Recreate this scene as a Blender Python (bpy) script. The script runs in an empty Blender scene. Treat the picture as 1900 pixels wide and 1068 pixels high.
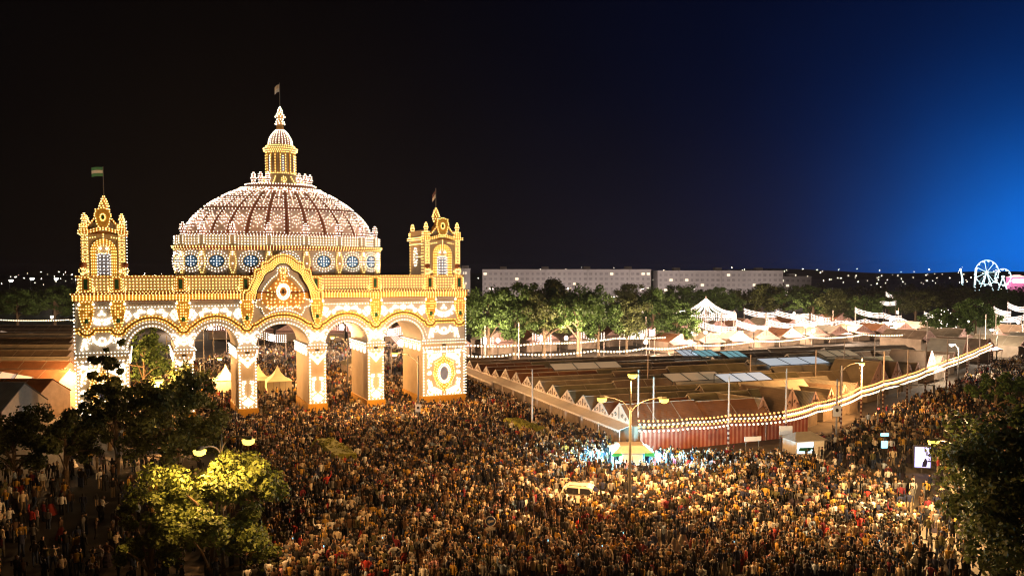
import bpy, bmesh, math, random
import numpy as np
from mathutils import Vector, Matrix

random.seed(7)
rng = np.random.default_rng(7)
sc = bpy.context.scene
R = math.radians
PI = math.pi

# ------------------------------------------------------------------ camera
cam_d = bpy.data.cameras.new('camera')
cam = bpy.data.objects.new('camera', cam_d)
sc.collection.objects.link(cam)
cam.location = (0, 0, 20)
cam.rotation_euler = (R(90 - 3.0), 0, 0)
cam_d.sensor_width = 36
cam_d.lens = 1494 / 1900 * 36
cam_d.shift_y = 0.02595
cam_d.clip_start = 0.5
cam_d.clip_end = 9000
sc.camera = cam

# ------------------------------------------------------------------ night sky
world = bpy.data.worlds.new('World')
sc.world = world
world.use_nodes = True
wn = world.node_tree
wn.nodes.clear()


def N(nt, typ, **kw):
    n = nt.nodes.new(typ)
    for k, v in kw.items():
        if k in n.inputs.keys():
            n.inputs[k].default_value = v
        else:
            setattr(n, k, v)
    return n


def glow_node(az, el, power, col):
    """sky glow around one direction: col * max(dot,0)^power"""
    d = (math.sin(R(az)) * math.cos(R(el)), math.cos(R(az)) * math.cos(R(el)), math.sin(R(el)))
    dp = N(wn, 'ShaderNodeVectorMath', operation='DOT_PRODUCT')
    dp.inputs[1].default_value = d
    wn.links.new(wtc.outputs['Generated'], dp.inputs[0])
    mx = N(wn, 'ShaderNodeMath', operation='MAXIMUM')
    mx.inputs[1].default_value = 0.0
    wn.links.new(dp.outputs['Value'], mx.inputs[0])
    pw = N(wn, 'ShaderNodeMath', operation='POWER')
    pw.inputs[1].default_value = power
    wn.links.new(mx.outputs[0], pw.inputs[0])
    ml = N(wn, 'ShaderNodeMix', data_type='RGBA')
    ml.inputs['A'].default_value = (0, 0, 0, 1)
    ml.inputs['B'].default_value = (*col, 1)
    wn.links.new(pw.outputs[0], ml.inputs['Factor'])
    return ml.outputs['Result']


wtc = N(wn, 'ShaderNodeTexCoord')
sky = N(wn, 'ShaderNodeTexSky')
sky.sky_type = 'NISHITA'
sky.sun_disc = False
sky.sun_elevation = R(-8)
sky.sun_rotation = R(40)
bg = N(wn, 'ShaderNodeBackground')
bg.inputs['Strength'].default_value = 0.01
wn.links.new(sky.outputs[0], bg.inputs['Color'])
bg2 = N(wn, 'ShaderNodeBackground')
bg2.inputs['Strength'].default_value = 1.0
acc = None
for g in [(35, -2, 105, (0.0, 0.13, 0.58)), (38, 1, 40, (0.0, 0.020, 0.115)), (44, 4, 7, (0.0, 0.0036, 0.028)),
          (-17, 4, 26, (0.0030, 0.0016, 0.0006)), (0, 90, 0.01, (0.0007, 0.0006, 0.0009))]:
    o = glow_node(*g)
    if acc is None:
        acc = o
    else:
        ad = N(wn, 'ShaderNodeVectorMath', operation='ADD')
        wn.links.new(acc, ad.inputs[0])
        wn.links.new(o, ad.inputs[1])
        acc = ad.outputs[0]
wnz = N(wn, 'ShaderNodeTexNoise')          # thin uneven haze in the sky glow
wnz.inputs['Scale'].default_value = 3.5
wnz.inputs['Detail'].default_value = 6
wn.links.new(wtc.outputs['Generated'], wnz.inputs['Vector'])
wmr = N(wn, 'ShaderNodeMapRange')
wmr.inputs['From Min'].default_value = .3
wmr.inputs['From Max'].default_value = .7
wmr.inputs['To Min'].default_value = .80
wmr.inputs['To Max'].default_value = 1.2
wn.links.new(wnz.outputs['Fac'], wmr.inputs['Value'])
wsc = N(wn, 'ShaderNodeVectorMath', operation='SCALE')
wn.links.new(acc, wsc.inputs[0])
wn.links.new(wmr.outputs[0], wsc.inputs['Scale'])
wn.links.new(wsc.outputs[0], bg2.inputs['Color'])
adds = N(wn, 'ShaderNodeAddShader')
wn.links.new(bg.outputs[0], adds.inputs[0])
wn.links.new(bg2.outputs[0], adds.inputs[1])
wout = N(wn, 'ShaderNodeOutputWorld')
wn.links.new(adds.outputs[0], wout.inputs['Surface'])

# ------------------------------------------------------------------ exposure and renderer
sc.view_settings.view_transform = 'Standard'
sc.view_settings.look = 'None'
sc.view_settings.gamma = 1.0
sc.view_settings.exposure = 0.4
sc.render.engine = 'CYCLES'
sc.cycles.use_denoising = True
sc.cycles.max_bounces = 4
sc.cycles.diffuse_bounces = 2
sc.cycles.glossy_bounces = 2
sc.cycles.transmission_bounces = 2
sc.cycles.transparent_max_bounces = 4
sc.cycles.sample_clamp_indirect = 4.0
sc.cycles.use_light_tree = True
sc.cycles.filter_width = 1.2

# levels of the lamps
GOLD_E, WHITE_E, ROSE_E, SODIUM_W, FAIR_W = 4.6, 6.4, 4.9, 14000.0, 15000.0
HAZE = 0.00005
BULB_K = 0.78   # size of the bulbs against their first survey

# ------------------------------------------------------------------ materials
MATS = {}


def mat(name, col, rough=0.75, var=0.15, scale=1.5, bump=0.0, metal=0.0, wave=None, island=0.0, trans=0.0, obj=True):
    if name in MATS:
        return MATS[name]
    m = bpy.data.materials.new(name)
    m.use_nodes = True
    nt = m.node_tree
    b = nt.nodes['Principled BSDF']
    b.inputs['Roughness'].default_value = rough
    b.inputs['Metallic'].default_value = metal
    b.inputs['Specular IOR Level'].default_value = 0.3
    tc = N(nt, 'ShaderNodeTexCoord')
    nz = N(nt, 'ShaderNodeTexNoise')
    nz.inputs['Scale'].default_value = scale
    nz.inputs['Detail'].default_value = 5
    nt.links.new(tc.outputs['Object'], nz.inputs['Vector'])
    fac = nz.outputs['Fac']
    if island:
        ge = N(nt, 'ShaderNodeNewGeometry')
        mxx = N(nt, 'ShaderNodeMix', data_type='FLOAT')
        mxx.inputs['Factor'].default_value = island
        nt.links.new(fac, mxx.inputs['A'])
        nt.links.new(ge.outputs['Random Per Island'], mxx.inputs['B'])
        fac = mxx.outputs['Result']
    mx = N(nt, 'ShaderNodeMix', data_type='RGBA')
    mx.inputs['A'].default_value = (*[max(0, c * (1 - 2 * var)) for c in col], 1)
    mx.inputs['B'].default_value = (*[min(1, c * (1 + 2 * var)) for c in col], 1)
    nt.links.new(fac, mx.inputs['Factor'])
    colout = mx.outputs['Result']
    h = None
    if wave:
        sc_, axis, amt = wave
        wv = N(nt, 'ShaderNodeTexWave')
        wv.bands_direction = axis
        wv.inputs['Scale'].default_value = sc_
        nt.links.new(tc.outputs['Object'], wv.inputs['Vector'])
        m2 = N(nt, 'ShaderNodeMix', data_type='RGBA', blend_type='MULTIPLY')
        m2.inputs['Factor'].default_value = amt
        nt.links.new(colout, m2.inputs['A'])
        nt.links.new(wv.outputs['Color'], m2.inputs['B'])
        colout = m2.outputs['Result']
        h = wv.outputs['Fac']
    elif bump:
        h = nz.outputs['Fac']
    if bump and h is not None:
        bp = N(nt, 'ShaderNodeBump')
        bp.inputs['Strength'].default_value = bump
        bp.inputs['Distance'].default_value = 0.08
        nt.links.new(h, bp.inputs['Height'])
        nt.links.new(bp.outputs[0], b.inputs['Normal'])
    nt.links.new(colout, b.inputs['Base Color'])
    if trans:
        tr = N(nt, 'ShaderNodeBsdfTranslucent')
        nt.links.new(colout, tr.inputs['Color'])
        ms = N(nt, 'ShaderNodeMixShader')
        ms.inputs[0].default_value = trans
        nt.links.new(b.outputs[0], ms.inputs[1])
        nt.links.new(tr.outputs[0], ms.inputs[2])
        nt.links.new(ms.outputs[0], nt.nodes['Material Output'].inputs['Surface'])
    MATS[name] = m
    return m


def emit(name, col, strength, sample=True):
    if name in MATS:
        return MATS[name]
    m = bpy.data.materials.new(name)
    m.use_nodes = True
    nt = m.node_tree
    b = nt.nodes['Principled BSDF']
    b.inputs['Base Color'].default_value = (*[0.8 * c for c in col], 1)
    b.inputs['Emission Color'].default_value = (*col, 1)
    b.inputs['Emission Strength'].default_value = strength
    if not sample:
        m.cycles.emission_sampling = 'NONE'
    MATS[name] = m
    return m


M_white = mat('painted_board', (0.37, 0.335, 0.295), 0.6, 0.08, 0.8)
M_cream = mat('cream_board', (0.42, 0.32, 0.20), 0.6, 0.10, 0.8)
M_gold = mat('ochre_board', (0.62, 0.36, 0.07), 0.55, 0.18, 2)
M_amber = mat('amber_board', (0.52, 0.27, 0.07), 0.55, 0.18, 2)
M_rust = mat('red_brown_board', (0.22, 0.07, 0.03), 0.6, 0.2, 2)
M_dark = mat('dark_brown_trim', (0.035, 0.018, 0.008), 0.6, 0.2, 2)
M_green = mat('green_panel', (0.02, 0.10, 0.04), 0.5, 0.2, 2)
M_blue = mat('blue_disc', (0.05, 0.16, 0.42), 0.5, 0.2, 2)
M_slate = mat('slate_blue_panel', (0.18, 0.2, 0.30), 0.5, 0.2, 2)
M_plinth = mat('yellow_plinth', (0.50, 0.26, 0.03), 0.7, 0.15, 1)
M_dome = mat('dome_board', (0.30, 0.13, 0.075), 0.6, 0.2, 1.2)
M_panel = mat('dome_panel_board', (0.60, 0.42, 0.33), 0.6, 0.12, 1.2)
M_metal = mat('galvanised_metal', (0.20, 0.19, 0.175), 0.5, 0.12, 3)
M_lamp = mat('lamp_metal', (0.09, 0.085, 0.075), 0.5, 0.15, 3)
M_darkmetal = mat('dark_metal', (0.06, 0.055, 0.05), 0.5, 0.2, 3)
M_polewhite = mat('pale_pole_paint', (0.55, 0.45, 0.38), 0.6, 0.15, 3)

B_gold = emit('gold_bulb', (1.0, 0.64, 0.19), GOLD_E)
B_white = emit('white_bulb', (1.0, 0.84, 0.60), WHITE_E)
B_rose = emit('rose_bulb', (1.0, 0.76, 0.58), ROSE_E)
B_lens = emit('sodium_lens', (1.0, 0.68, 0.10), 2.6, False)
B_lantern = emit('paper_lantern_glow', (1.0, 0.80, 0.52), 2.2)
B_lantern2 = emit('orange_lantern_glow', (1.0, 0.38, 0.10), 1.8)
B_string = emit('white_light_string', (1.0, 0.84, 0.74), 4.5)
B_pink = emit('pink_light_string', (1.0, 0.45, 0.40), 1.6)
B_cool = emit('cool_tube', (0.45, 0.85, 1.0), 5)
B_teal = emit('teal_wheel_bulb', (0.72, 0.96, 1.0), 1.5, False)
B_lens_w = emit('white_lens', (1.0, 0.93, 0.85), 14, False)


# ------------------------------------------------------------------ mesh helpers
def link(o, parent=None):
    sc.collection.objects.link(o)
    if parent is not None:
        o.parent = parent
    return o


def tag(o, label=None, cat=None, group=None, kind=None):
    for k, v in (('label', label), ('category', cat), ('group', group), ('kind', kind)):
        if v:
            o[k] = v
    return o


def empty(name, loc=(0, 0, 0), rz=0.0, parent=None):
    o = bpy.data.objects.new(name, None)
    o.location = loc
    o.rotation_euler = (0, 0, rz)
    o.empty_display_size = 0.3
    return link(o, parent)


class MB:
    def __init__(s):
        s.v, s.f, s.m = [], [], []

    def add(s, vs, fs, mi=0):
        o = len(s.v)
        s.v += [tuple(v) for v in vs]
        for f in fs:
            s.f.append(tuple(i + o for i in f))
            s.m.append(mi)
        return s

    def box(s, x0, x1, y0, y1, z0, z1, mi=0):
        vs = [(x0, y0, z0), (x1, y0, z0), (x1, y1, z0), (x0, y1, z0), (x0, y0, z1), (x1, y0, z1), (x1, y1, z1), (x0, y1, z1)]
        return s.add(vs, [(0, 3, 2, 1), (4, 5, 6, 7), (0, 1, 5, 4), (1, 2, 6, 5), (2, 3, 7, 6), (3, 0, 4, 7)], mi)

    def tube(s, pts, r, n=6, mi=0, cap=True):
        pts = [Vector(p) for p in pts]
        rs = r if hasattr(r, '__len__') else [r] * len(pts)
        vs, fs = [], []
        for i, p in enumerate(pts):
            d = (pts[min(i + 1, len(pts) - 1)] - pts[max(i - 1, 0)])
            d = d.normalized() if d.length > 1e-9 else Vector((0, 0, 1))
            ref = Vector((1, 0, 0)) if abs(d.x) < 0.8 else Vector((0, 1, 0))
            a = d.cross(ref).normalized()
            b = d.cross(a)
            for k in range(n):
                t = 2 * PI * k / n
                vs.append(p + (a * math.cos(t) + b * math.sin(t)) * rs[i])
        for i in range(len(pts) - 1):
            for k in range(n):
                k2 = (k + 1) % n
                fs.append((i * n + k, i * n + k2, (i + 1) * n + k2, (i + 1) * n + k))
        if cap:
            fs.append(tuple(range(n))[::-1])
            fs.append(tuple((len(pts) - 1) * n + k for k in range(n)))
        return s.add(vs, fs, mi)

    def lathe(s, prof, c=(0, 0, 0), n=12, mi=0, ay=1.0, t0=0.0):
        vs, fs = [], []
        for (r, z) in prof:
            for k in range(n):
                t = t0 + 2 * PI * k / n
                vs.append((c[0] + r * math.cos(t), c[1] + r * ay * math.sin(t), c[2] + z))
        for i in range(len(prof) - 1):
            for k in range(n):
                k2 = (k + 1) % n
                fs.append((i * n + k, i * n + k2, (i + 1) * n + k2, (i + 1) * n + k))
        fs.append(tuple(range(n))[::-1])
        fs.append(tuple((len(prof) - 1) * n + k for k in range(n)))
        return s.add(vs, fs, mi)

    def prism(s, poly, y0, y1, mi=0):
        """polygon in (x,z), extruded along y from y0 (front) to y1"""
        n = len(poly)
        vs = [(x, y0, z) for x, z in poly] + [(x, y1, z) for x, z in poly]
        fs = [tuple(range(n)), tuple(range(2 * n - 1, n - 1, -1))]
        for i in range(n):
            j = (i + 1) % n
            fs.append((i, i + n, j + n, j))
        return s.add(vs, fs, mi)

    def slab(s, poly, z0, z1, mi=0):
        n = len(poly)
        vs = [(x, y, z0) for x, y in poly] + [(x, y, z1) for x, y in poly]
        fs = [tuple(range(n))[::-1], tuple(range(n, 2 * n))]
        for i in range(n):
            j = (i + 1) % n
            fs.append((i, j, j + n, i + n))
        return s.add(vs, fs, mi)

    def mesh(s, name, mats):
        me = bpy.data.meshes.new(name)
        me.from_pydata(s.v, [], s.f)
        for m in (mats if isinstance(mats, (list, tuple)) else [mats]):
            me.materials.append(m)
        me.polygons.foreach_set('material_index', s.m)
        bm = bmesh.new()
        bm.from_mesh(me)
        bmesh.ops.recalc_face_normals(bm, faces=bm.faces)
        big = [f for f in bm.faces if len(f.verts) > 4]
        if big:
            bmesh.ops.triangulate(bm, faces=big)
        bm.to_mesh(me)
        bm.free()
        return me

    def build(s, name, mats, parent=None, smooth=False):
        me = s.mesh(name, mats)
        if smooth:
            me.polygons.foreach_set('use_smooth', [True] * len(me.polygons))
        return link(bpy.data.objects.new(name, me), parent)


def raw_mesh(name, V, F, mats, mi=None):
    """numpy mesh with faces all of one size"""
    me = bpy.data.meshes.new(name)
    k = F.shape[1]
    me.vertices.add(len(V))
    me.vertices.foreach_set('co', V.astype(np.float32).ravel())
    me.loops.add(F.size)
    me.loops.foreach_set('vertex_index', F.astype(np.int32).ravel())
    me.polygons.add(len(F))
    me.polygons.foreach_set('loop_start', np.arange(0, F.size, k, dtype=np.int32))
    me.polygons.foreach_set('loop_total', np.full(len(F), k, dtype=np.int32))
    for m in mats:
        me.materials.append(m)
    if mi is not None:
        me.polygons.foreach_set('material_index', mi.astype(np.int32))
    me.update(calc_edges=True)
    return me


OCT_V = np.array([(1, 0, 0), (-1, 0, 0), (0, 1, 0), (0, -1, 0), (0, 0, 1), (0, 0, -1)], float)
OCT_F = np.array([(0, 2, 4), (2, 1, 4), (1, 3, 4), (3, 0, 4), (2, 0, 5), (1, 2, 5), (3, 1, 5), (0, 3, 5)])
PHI = (1 + 5 ** .5) / 2
ICO_V = np.array([(-1, PHI, 0), (1, PHI, 0), (-1, -PHI, 0), (1, -PHI, 0), (0, -1, PHI), (0, 1, PHI), (0, -1, -PHI), (0, 1, -PHI), (PHI, 0, -1), (PHI, 0, 1), (-PHI, 0, -1), (-PHI, 0, 1)], float)
ICO_V /= np.linalg.norm(ICO_V[0])
ICO_F = np.array([(0, 11, 5), (0, 5, 1), (0, 1, 7), (0, 7, 10), (0, 10, 11), (1, 5, 9), (5, 11, 4), (11, 10, 2), (10, 7, 6), (7, 1, 8), (3, 9, 4), (3, 4, 2), (3, 2, 6), (3, 6, 8), (3, 8, 9), (4, 9, 5), (2, 4, 11), (6, 2, 10), (8, 6, 7), (9, 8, 1)])


class Bulbs:
    def __init__(s):
        s.p, s.r = [], []

    def add(s, pts, r=0.1):
        for p in pts:
            s.p.append(tuple(p))
            s.r.append(r * BULB_K)
        return s

    def build(s, name, m, parent, ico=False):
        if not s.p:
            return None
        P = np.array(s.p)
        rr = np.array(s.r)
        bv, bf = (ICO_V, ICO_F) if ico else (OCT_V, OCT_F)
        V = (P[:, None, :] + bv[None] * rr[:, None, None]).reshape(-1, 3)
        F = (bf[None] + (np.arange(len(P)) * len(bv))[:, None, None]).reshape(-1, 3)
        o = bpy.data.objects.new(name, raw_mesh(name, V, F, [m]))
        link(o, parent)
        o['kind'] = 'stuff'
        return o


def along(pts, sp, closed=False):
    P = np.array(pts + ([pts[0]] if closed else []), float)
    seg = np.linalg.norm(np.diff(P, axis=0), axis=1)
    cum = np.concatenate([[0], np.cumsum(seg)])
    n = max(2, int(round(cum[-1] / sp)) + 1)
    t = np.linspace(0, cum[-1], n)
    if closed:
        t = t[:-1]
    return [tuple(np.interp(x, cum, P[:, k]) for k in range(P.shape[1])) for x in t]


def fz(pts, y):
    return [(p[0], y, p[1]) for p in pts]


def ell(cx, cz, rx, rz, n, a0=0, a1=2 * PI, ends=False):
    k = n - 1 if ends else n
    return [(cx + rx * math.cos(a0 + (a1 - a0) * i / k), cz + rz * math.sin(a0 + (a1 - a0) * i / k)) for i in range(n)]


def grid(x0, x1, z0, z1, sx, sz):
    nx = max(1, int(round((x1 - x0) / sx)))
    nz = max(1, int(round((z1 - z0) / sz)))
    return [(x0 + (x1 - x0) * i / nx, z0 + (z1 - z0) * j / nz) for i in range(nx + 1) for j in range(nz + 1)]


def inside(poly, x, y):
    c = False
    n = len(poly)
    for i in range(n):
        x1, y1 = poly[i]
        x2, y2 = poly[(i + 1) % n]
        if (y1 > y) != (y2 > y) and x < (x2 - x1) * (y - y1) / (y2 - y1) + x1:
            c = not c
    return c


ORD = ['first', 'second', 'third', 'fourth', 'fifth', 'sixth', 'seventh', 'eighth', 'ninth', 'tenth', 'eleventh', 'twelfth', 'thirteenth', 'fourteenth', 'fifteenth', 'sixteenth', 'seventeenth', 'eighteenth', 'nineteenth', 'twentieth'] + ['%dth' % i for i in range(21, 60)]

# ================================================================== SETTING
M_ground = mat('dark_asphalt', (0.060, 0.050, 0.040), 0.8, 0.3, 0.35, bump=0.15)
M_paving = mat('plaza_paving', (0.12, 0.095, 0.07), 0.8, 0.3, 0.5, bump=0.15)
M_kerb = mat('kerb_stone', (0.25, 0.22, 0.18), 0.8, 0.2, 2)
M_lawn = mat('lawn_green', (0.20, 0.20, 0.025), 0.9, 0.35, 3, bump=0.6)
gm = MB()
S_ = 6000
gm.add([(-S_, -600, 0), (S_, -600, 0), (S_, S_, 0), (-S_, S_, 0)], [(0, 1, 2, 3)])
tag(gm.build('ground', M_ground), kind='structure')
pm = MB()
pm.add([(-24, 40, .004), (40, 40, .004), (140, 190, .004), (20, 230, .004), (-70, 240, .004), (-95, 130, .004), (-56, 92, .004), (-34, 80, .004)], [(0, 1, 2, 3, 4, 5, 6, 7)])
tag(pm.build('plaza_pavement', M_paving), kind='structure')


LAWN_OBJ = []


def lawn(name, poly, label):
    c = (sum(p[0] for p in poly) / len(poly), sum(p[1] for p in poly) / len(poly))
    k = MB()
    k.slab(poly, 0.0, 0.14)
    e = k.build('raised_lawn', M_kerb)
    inner = [(c[0] + (p[0] - c[0]) * .9, c[1] + (p[1] - c[1]) * .9) for p in poly]
    g = MB()
    n = len(inner)
    vs = [(x, y, .12) for x, y in inner] + [(c[0] + (x - c[0]) * .8, c[1] + (y - c[1]) * .8, 1.5) for x, y in inner]
    fs = [tuple(range(n, 2 * n))] + [(i, (i + 1) % n, (i + 1) % n + n, i + n) for i in range(n)]
    g.add(vs, fs)
    gl = g.build('grass', M_lawn, e)
    gl['kind'] = 'stuff'
    tag(e, label, 'lawn', 'raised lawns in the crowd')
    LAWN_OBJ.append(e)
    return e


LAWNS = [[(-22.9, 90.2), (-20.6, 91.2), (-14.9, 80.6), (-17.6, 79.4)],
         [(-2.0, 102.6), (0.2, 103.4), (4.9, 94.2), (3.2, 93.2)]]
lawn('raised_lawn', LAWNS[0], 'yellow-lit grassy mound in the crowd before the middle arches')
lawn('raised_lawn', LAWNS[1], 'dim narrow grassy mound in the crowd beside the pedimented tents')

# ================================================================== THE FESTIVAL GATE
gate = empty('festival_gate', (-53.594, 98.62, 0), R(25))
tag(gate, 'bulb-covered festival gateway with five arches, big dome and two corner towers', 'gateway')
D = 9.5
PX = [(0.0, 5.84), (11.15, 13.45), (18.94, 21.32), (28.2, 30.58), (36.48, 38.85), (44.63, 51.3)]
ZI, ARH, ZW = 10.0, 3.0, 16.4      # impost, arch rise, wall top
GAPS = [(PX[i][1], PX[i + 1][0]) for i in range(5)]
BY = -0.14                          # bulbs sit this far before the face

# piers
for i, (a, b) in enumerate(PX):
    big = i in (0, 5)
    p = MB().box(a, b, 0, D, 1.75, ZI).build('pier', M_cream, gate)
    MB().box(a - .14, b + .14, -.14, D + .14, 0, 1.77).build('plinth', M_plinth, p)
    cp = MB()
    cp.box(a - .10, b + .10, -.10, D + .10, 8.75, 8.92)
    cp.box(a - .24, b + .24, -.24, D + .24, 9.72, 9.98)
    cp.build('capital', M_white, p)
    MB().box((a + b) / 2 - .28, (a + b) / 2 + .28, -.12, 0, 9.15, 9.42).build('name_plate', M_dark, p)
    w = Bulbs()
    # vertical edge rows
    for u in ((a + .16, b - .16)):
        w.add(fz(along([(u, 2.0), (u, 8.7)], 0.43), BY), .115)
    w.add(fz(along([(a + .16, 1.98), (b - .16, 1.98)], 0.47), BY), .10)
    w.add(fz(along([(a, 9.62), (b, 9.62)], 0.39), -.3), .085)
    w.add(fz(along([(a, 10.06), (b, 10.06)], 0.39), -.3), .085)
    w.add(fz(along([(a + .1, 9.0), (b - .1, 9.0)], 0.47), BY), .11)
    # inner side rows along the passage
    for u, sg in ((a, -1), (b, 1)):
        if (i == 0 and sg < 0) or (i == 5 and sg > 0):
            continue
        x = u + sg * .3
        w.add([(x, y, 9.9) for y in np.arange(.2, D, 0.44)], .085)
        for y0 in np.arange(1.2, D, 2.0):
            for k in range(9):
                t = PI * k / 8
                w.add([(u + sg * .14, y0 + .62 * math.cos(t), 9.5 - .95 * math.sin(t))], .115)
            w.add([(u + sg * .14, y0, 8.9), (u + sg * .14, y0, 9.2)], .14)
    if i == 0:
        w.add([(-.14, -.1, z) for z in np.arange(1.95, 17.4, 0.44)], .10)
    if i == 5:
        w.add([(b + .14, -.1, z) for z in np.arange(1.95, 16.3, 0.44)], .10)
        w.add([(b + .14, y, z) for y in (3, 6, 9) for z in np.arange(1.95, 16.3, .5)], .08)
    c = (a + b) / 2
    if not big:
        # drop below the capital and spray at the foot
        for s_ in (-1, 1):
            w.add(fz(along([(c + s_ * .85, 8.6), (c + s_ * .45, 7.95), (c, 7.45)], 0.39), BY), .19)
            w.add(fz([(c + s_ * .62, 4.7), (c + s_ * .62, 4.3), (c + s_ * .60, 3.85), (c + s_ * .4, 3.4), (c + s_ * .72, 3.15), (c + s_ * .3, 2.85), (c + s_ * .62, 2.6), (c + s_ * .2, 2.35)], BY), .205)
        w.add(fz(ell(c, 8.25, .32, .3, 8), BY), .10)
        w.add(fz([(c, 8.6), (c, 3.1), (c, 2.7), (c, 7.75)], BY), .19)
        w.add(fz(ell(c, 2.4, .5, .22, 9), BY), .10)
    else:
        # broad corner pier: wreath and gilded medallion
        cz = 5.1
        for k in range(46):
            t = 2 * PI * k / 46
            ex, ez = 2.45, 2.9
            sx = math.copysign(abs(math.cos(t)) ** .55, math.cos(t)) * ex
            sz = math.copysign(abs(math.sin(t)) ** .55, math.sin(t)) * ez
            w.add(fz([(c + sx, cz + sz)], BY), .205)
            if k % 2:
                w.add(fz([(c + sx * .86, cz + sz * .88)], BY), .175)
        for sx in (-1, 1):
            for sz in (-1, 1):
                w.add(fz(ell(c + sx * 2.1, cz + sz * 2.6, .42, .42, 9), BY), .15)
                for k in range(7):
                    w.add(fz([(c + sx * (1.5 - .16 * k), cz + sz * (2.15 + .08 * k))], BY), .175)
        w.add(fz(ell(c, cz, .75, 1.15, 26), BY - .1), .10)
        w.add(fz(ell(c, cz, 1.0, 1.42, 28), BY - .1), .10)
        sh = [(0, 2.8), (.45, 2.1), (1.25, 1.75), (1.5, .8), (1.7, 0), (1.35, -1.0), (.75, -1.9), (.3, -2.3), (0, -2.75)]
        outl = [(c + x, cz + z) for x, z in sh] + [(c - x, cz + z) for x, z in sh[::-1][1:-1]]
        MB().prism(outl, -.1, 0.0).build('medallion', M_gold, p)
        MB().prism(ell(c, cz, .62, 1.0, 20), -.16, -.08).build('medallion_oval', M_slate, p)
        gb = Bulbs()
        gb.add(fz(along(outl, 0.36, True), BY - .05), .10)
        gb.add(fz(along([(c + (x - c) * .78, cz + (z - cz) * .78) for x, z in outl], 0.39, True), BY - .05), .10)
        for s_ in (-1, 1):
            for q, zz in ((1.25, 1.5), (1.45, -.2), (.95, -1.5)):
                gb.add(fz(ell(c + s_ * q, cz + zz, .26, .26, 6), BY - .06), .08)
        gb.build('gold_bulbs', B_gold, p)
        w.add(fz(along([(a + .3, 8.35), (b - .3, 8.35)], 0.44), BY), .15)
        for q in (a + 1.1, c, b - 1.1):
            MB().box(q - .3, q + .3, -.1, 0, 8.45, 8.95).build('bracket', M_white, p)
            w.add(fz(along([(q - .4, 8.9), (q - .4, 8.3), (q + .4, 8.3), (q + .4, 8.9)], 0.36), BY), .11)
        # the panel above the capital
        for k in range(11):
            t = PI * (1 + k / 10)
            w.add(fz([(c + 1.0 * math.cos(t), 12.0 + 1.0 * math.sin(t))], BY), .205)
        w.add(fz(ell(c, 11.5, .38, .36, 8), BY), .15)
        for s_ in (-1, 1):
            for k in range(4):
                w.add(fz([(c + s_ * (2.3 - .1 * k), 10.5 + .38 * k), (c + s_ * (1.75 + .05 * k), 10.6 + .36 * k)], BY), .205)
        for k in range(13):
            t = PI * (1 + k / 12)
            w.add(fz([(c + 1.45 * math.cos(t), 15.0 + .95 * math.sin(t))], BY), .205)
        for k in range(6):
            w.add(fz([(c - 1.3 + .52 * k, 13.5 + .18 * abs(k - 2.5))], BY), .22)
        w.add(fz([(c, 14.9), (c, 15.15), (c - .3, 14.75), (c + .3, 14.75)], BY), .205)
    w.build('white_bulbs', B_white, p)

# arcade wall with its five arches
aw = MB()


def wall_quad(x0, x1, zb0, zb1):
    aw.add([(x0, 0, zb0), (x1, 0, zb1), (x1, 0, ZW), (x0, 0, ZW)], [(0, 1, 2, 3)])
    aw.add([(x0, D, zb0), (x1, D, zb1), (x1, D, ZW), (x0, D, ZW)], [(3, 2, 1, 0)])


def arch_z(i, x):
    a, b = GAPS[i]
    c, r = (a + b) / 2, (b - a) / 2
    return ZI + ARH * math.sqrt(max(0, 1 - ((x - c) / r) ** 2))


for (a, b) in PX:
    wall_quad(a, b, ZI, ZI)
for i, (a, b) in enumerate(GAPS):
    n = 28
    c, r = (a + b) / 2, (b - a) / 2
    xs = [c - r * math.cos(PI * k / n) for k in range(n + 1)]
    for k in range(n):
        z0, z1 = arch_z(i, xs[k]), arch_z(i, xs[k + 1])
        wall_quad(xs[k], xs[k + 1], z0, z1)
        aw.add([(xs[k], 0, z0), (xs[k + 1], 0, z1), (xs[k + 1], D, z1), (xs[k], D, z0)], [(0, 1, 2, 3)])
aw.add([(0, 0, ZI), (0, D, ZI), (0, D, ZW), (0, 0, ZW)], [(0, 1, 2, 3)])
aw.add([(51.3, 0, ZI), (51.3, D, ZI), (51.3, D, ZW), (51.3, 0, ZW)], [(0, 1, 2, 3)])
aw.add([(0, 0, ZW), (51.3, 0, ZW), (51.3, D, ZW), (0, D, ZW)], [(0, 1, 2, 3)])
arcade = aw.build('arcade_wall', M_white, gate)

CONS = [1.25, 4.75, 12.3, 20.13, 29.39, 37.67, 45.85, 50.45]
# waving gilded moulding over arches and piers
path = [(0.0, 12.75)]


def dip(c, w=.95, zt=12.85, d=.62):
    return [(c + w * math.cos(PI + PI * k / 10), zt - d * math.sin(PI * k / 10)) for k in range(11)]


path += dip(CONS[0], .75) + dip(CONS[1], .75)
for i, (a, b) in enumerate(GAPS):
    c, r = (a + b) / 2, (b - a) / 2
    seg = []
    for k in range(25):
        t = PI * (1 - k / 24)
        x, z = c + (r + 1.2) * math.cos(t), ZI + (ARH + 1.25) * math.sin(t)
        if z > 12.95:
            seg.append((x, z))
    path += seg
    if i < 4:
        path += dip((PX[i + 1][0] + PX[i + 1][1]) / 2, .7)
path += dip(CONS[6], .75) + dip(CONS[7], .75) + [(51.3, 12.75)]
path.sort(key=lambda p: p[0])
MB().tube([(x, -.1, z) for x, z in path], .075, 5).build('moulding_line', M_dark, arcade)


def offs(pts, d):
    o = []
    for i, p in enumerate(pts):
        a = np.array(pts[max(i - 1, 0)])
        b = np.array(pts[min(i + 1, len(pts) - 1)])
        t = (b - a) / (np.linalg.norm(b - a) + 1e-9)
        o.append((p[0] - t[1] * d, p[1] + t[0] * d))
    return o


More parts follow.
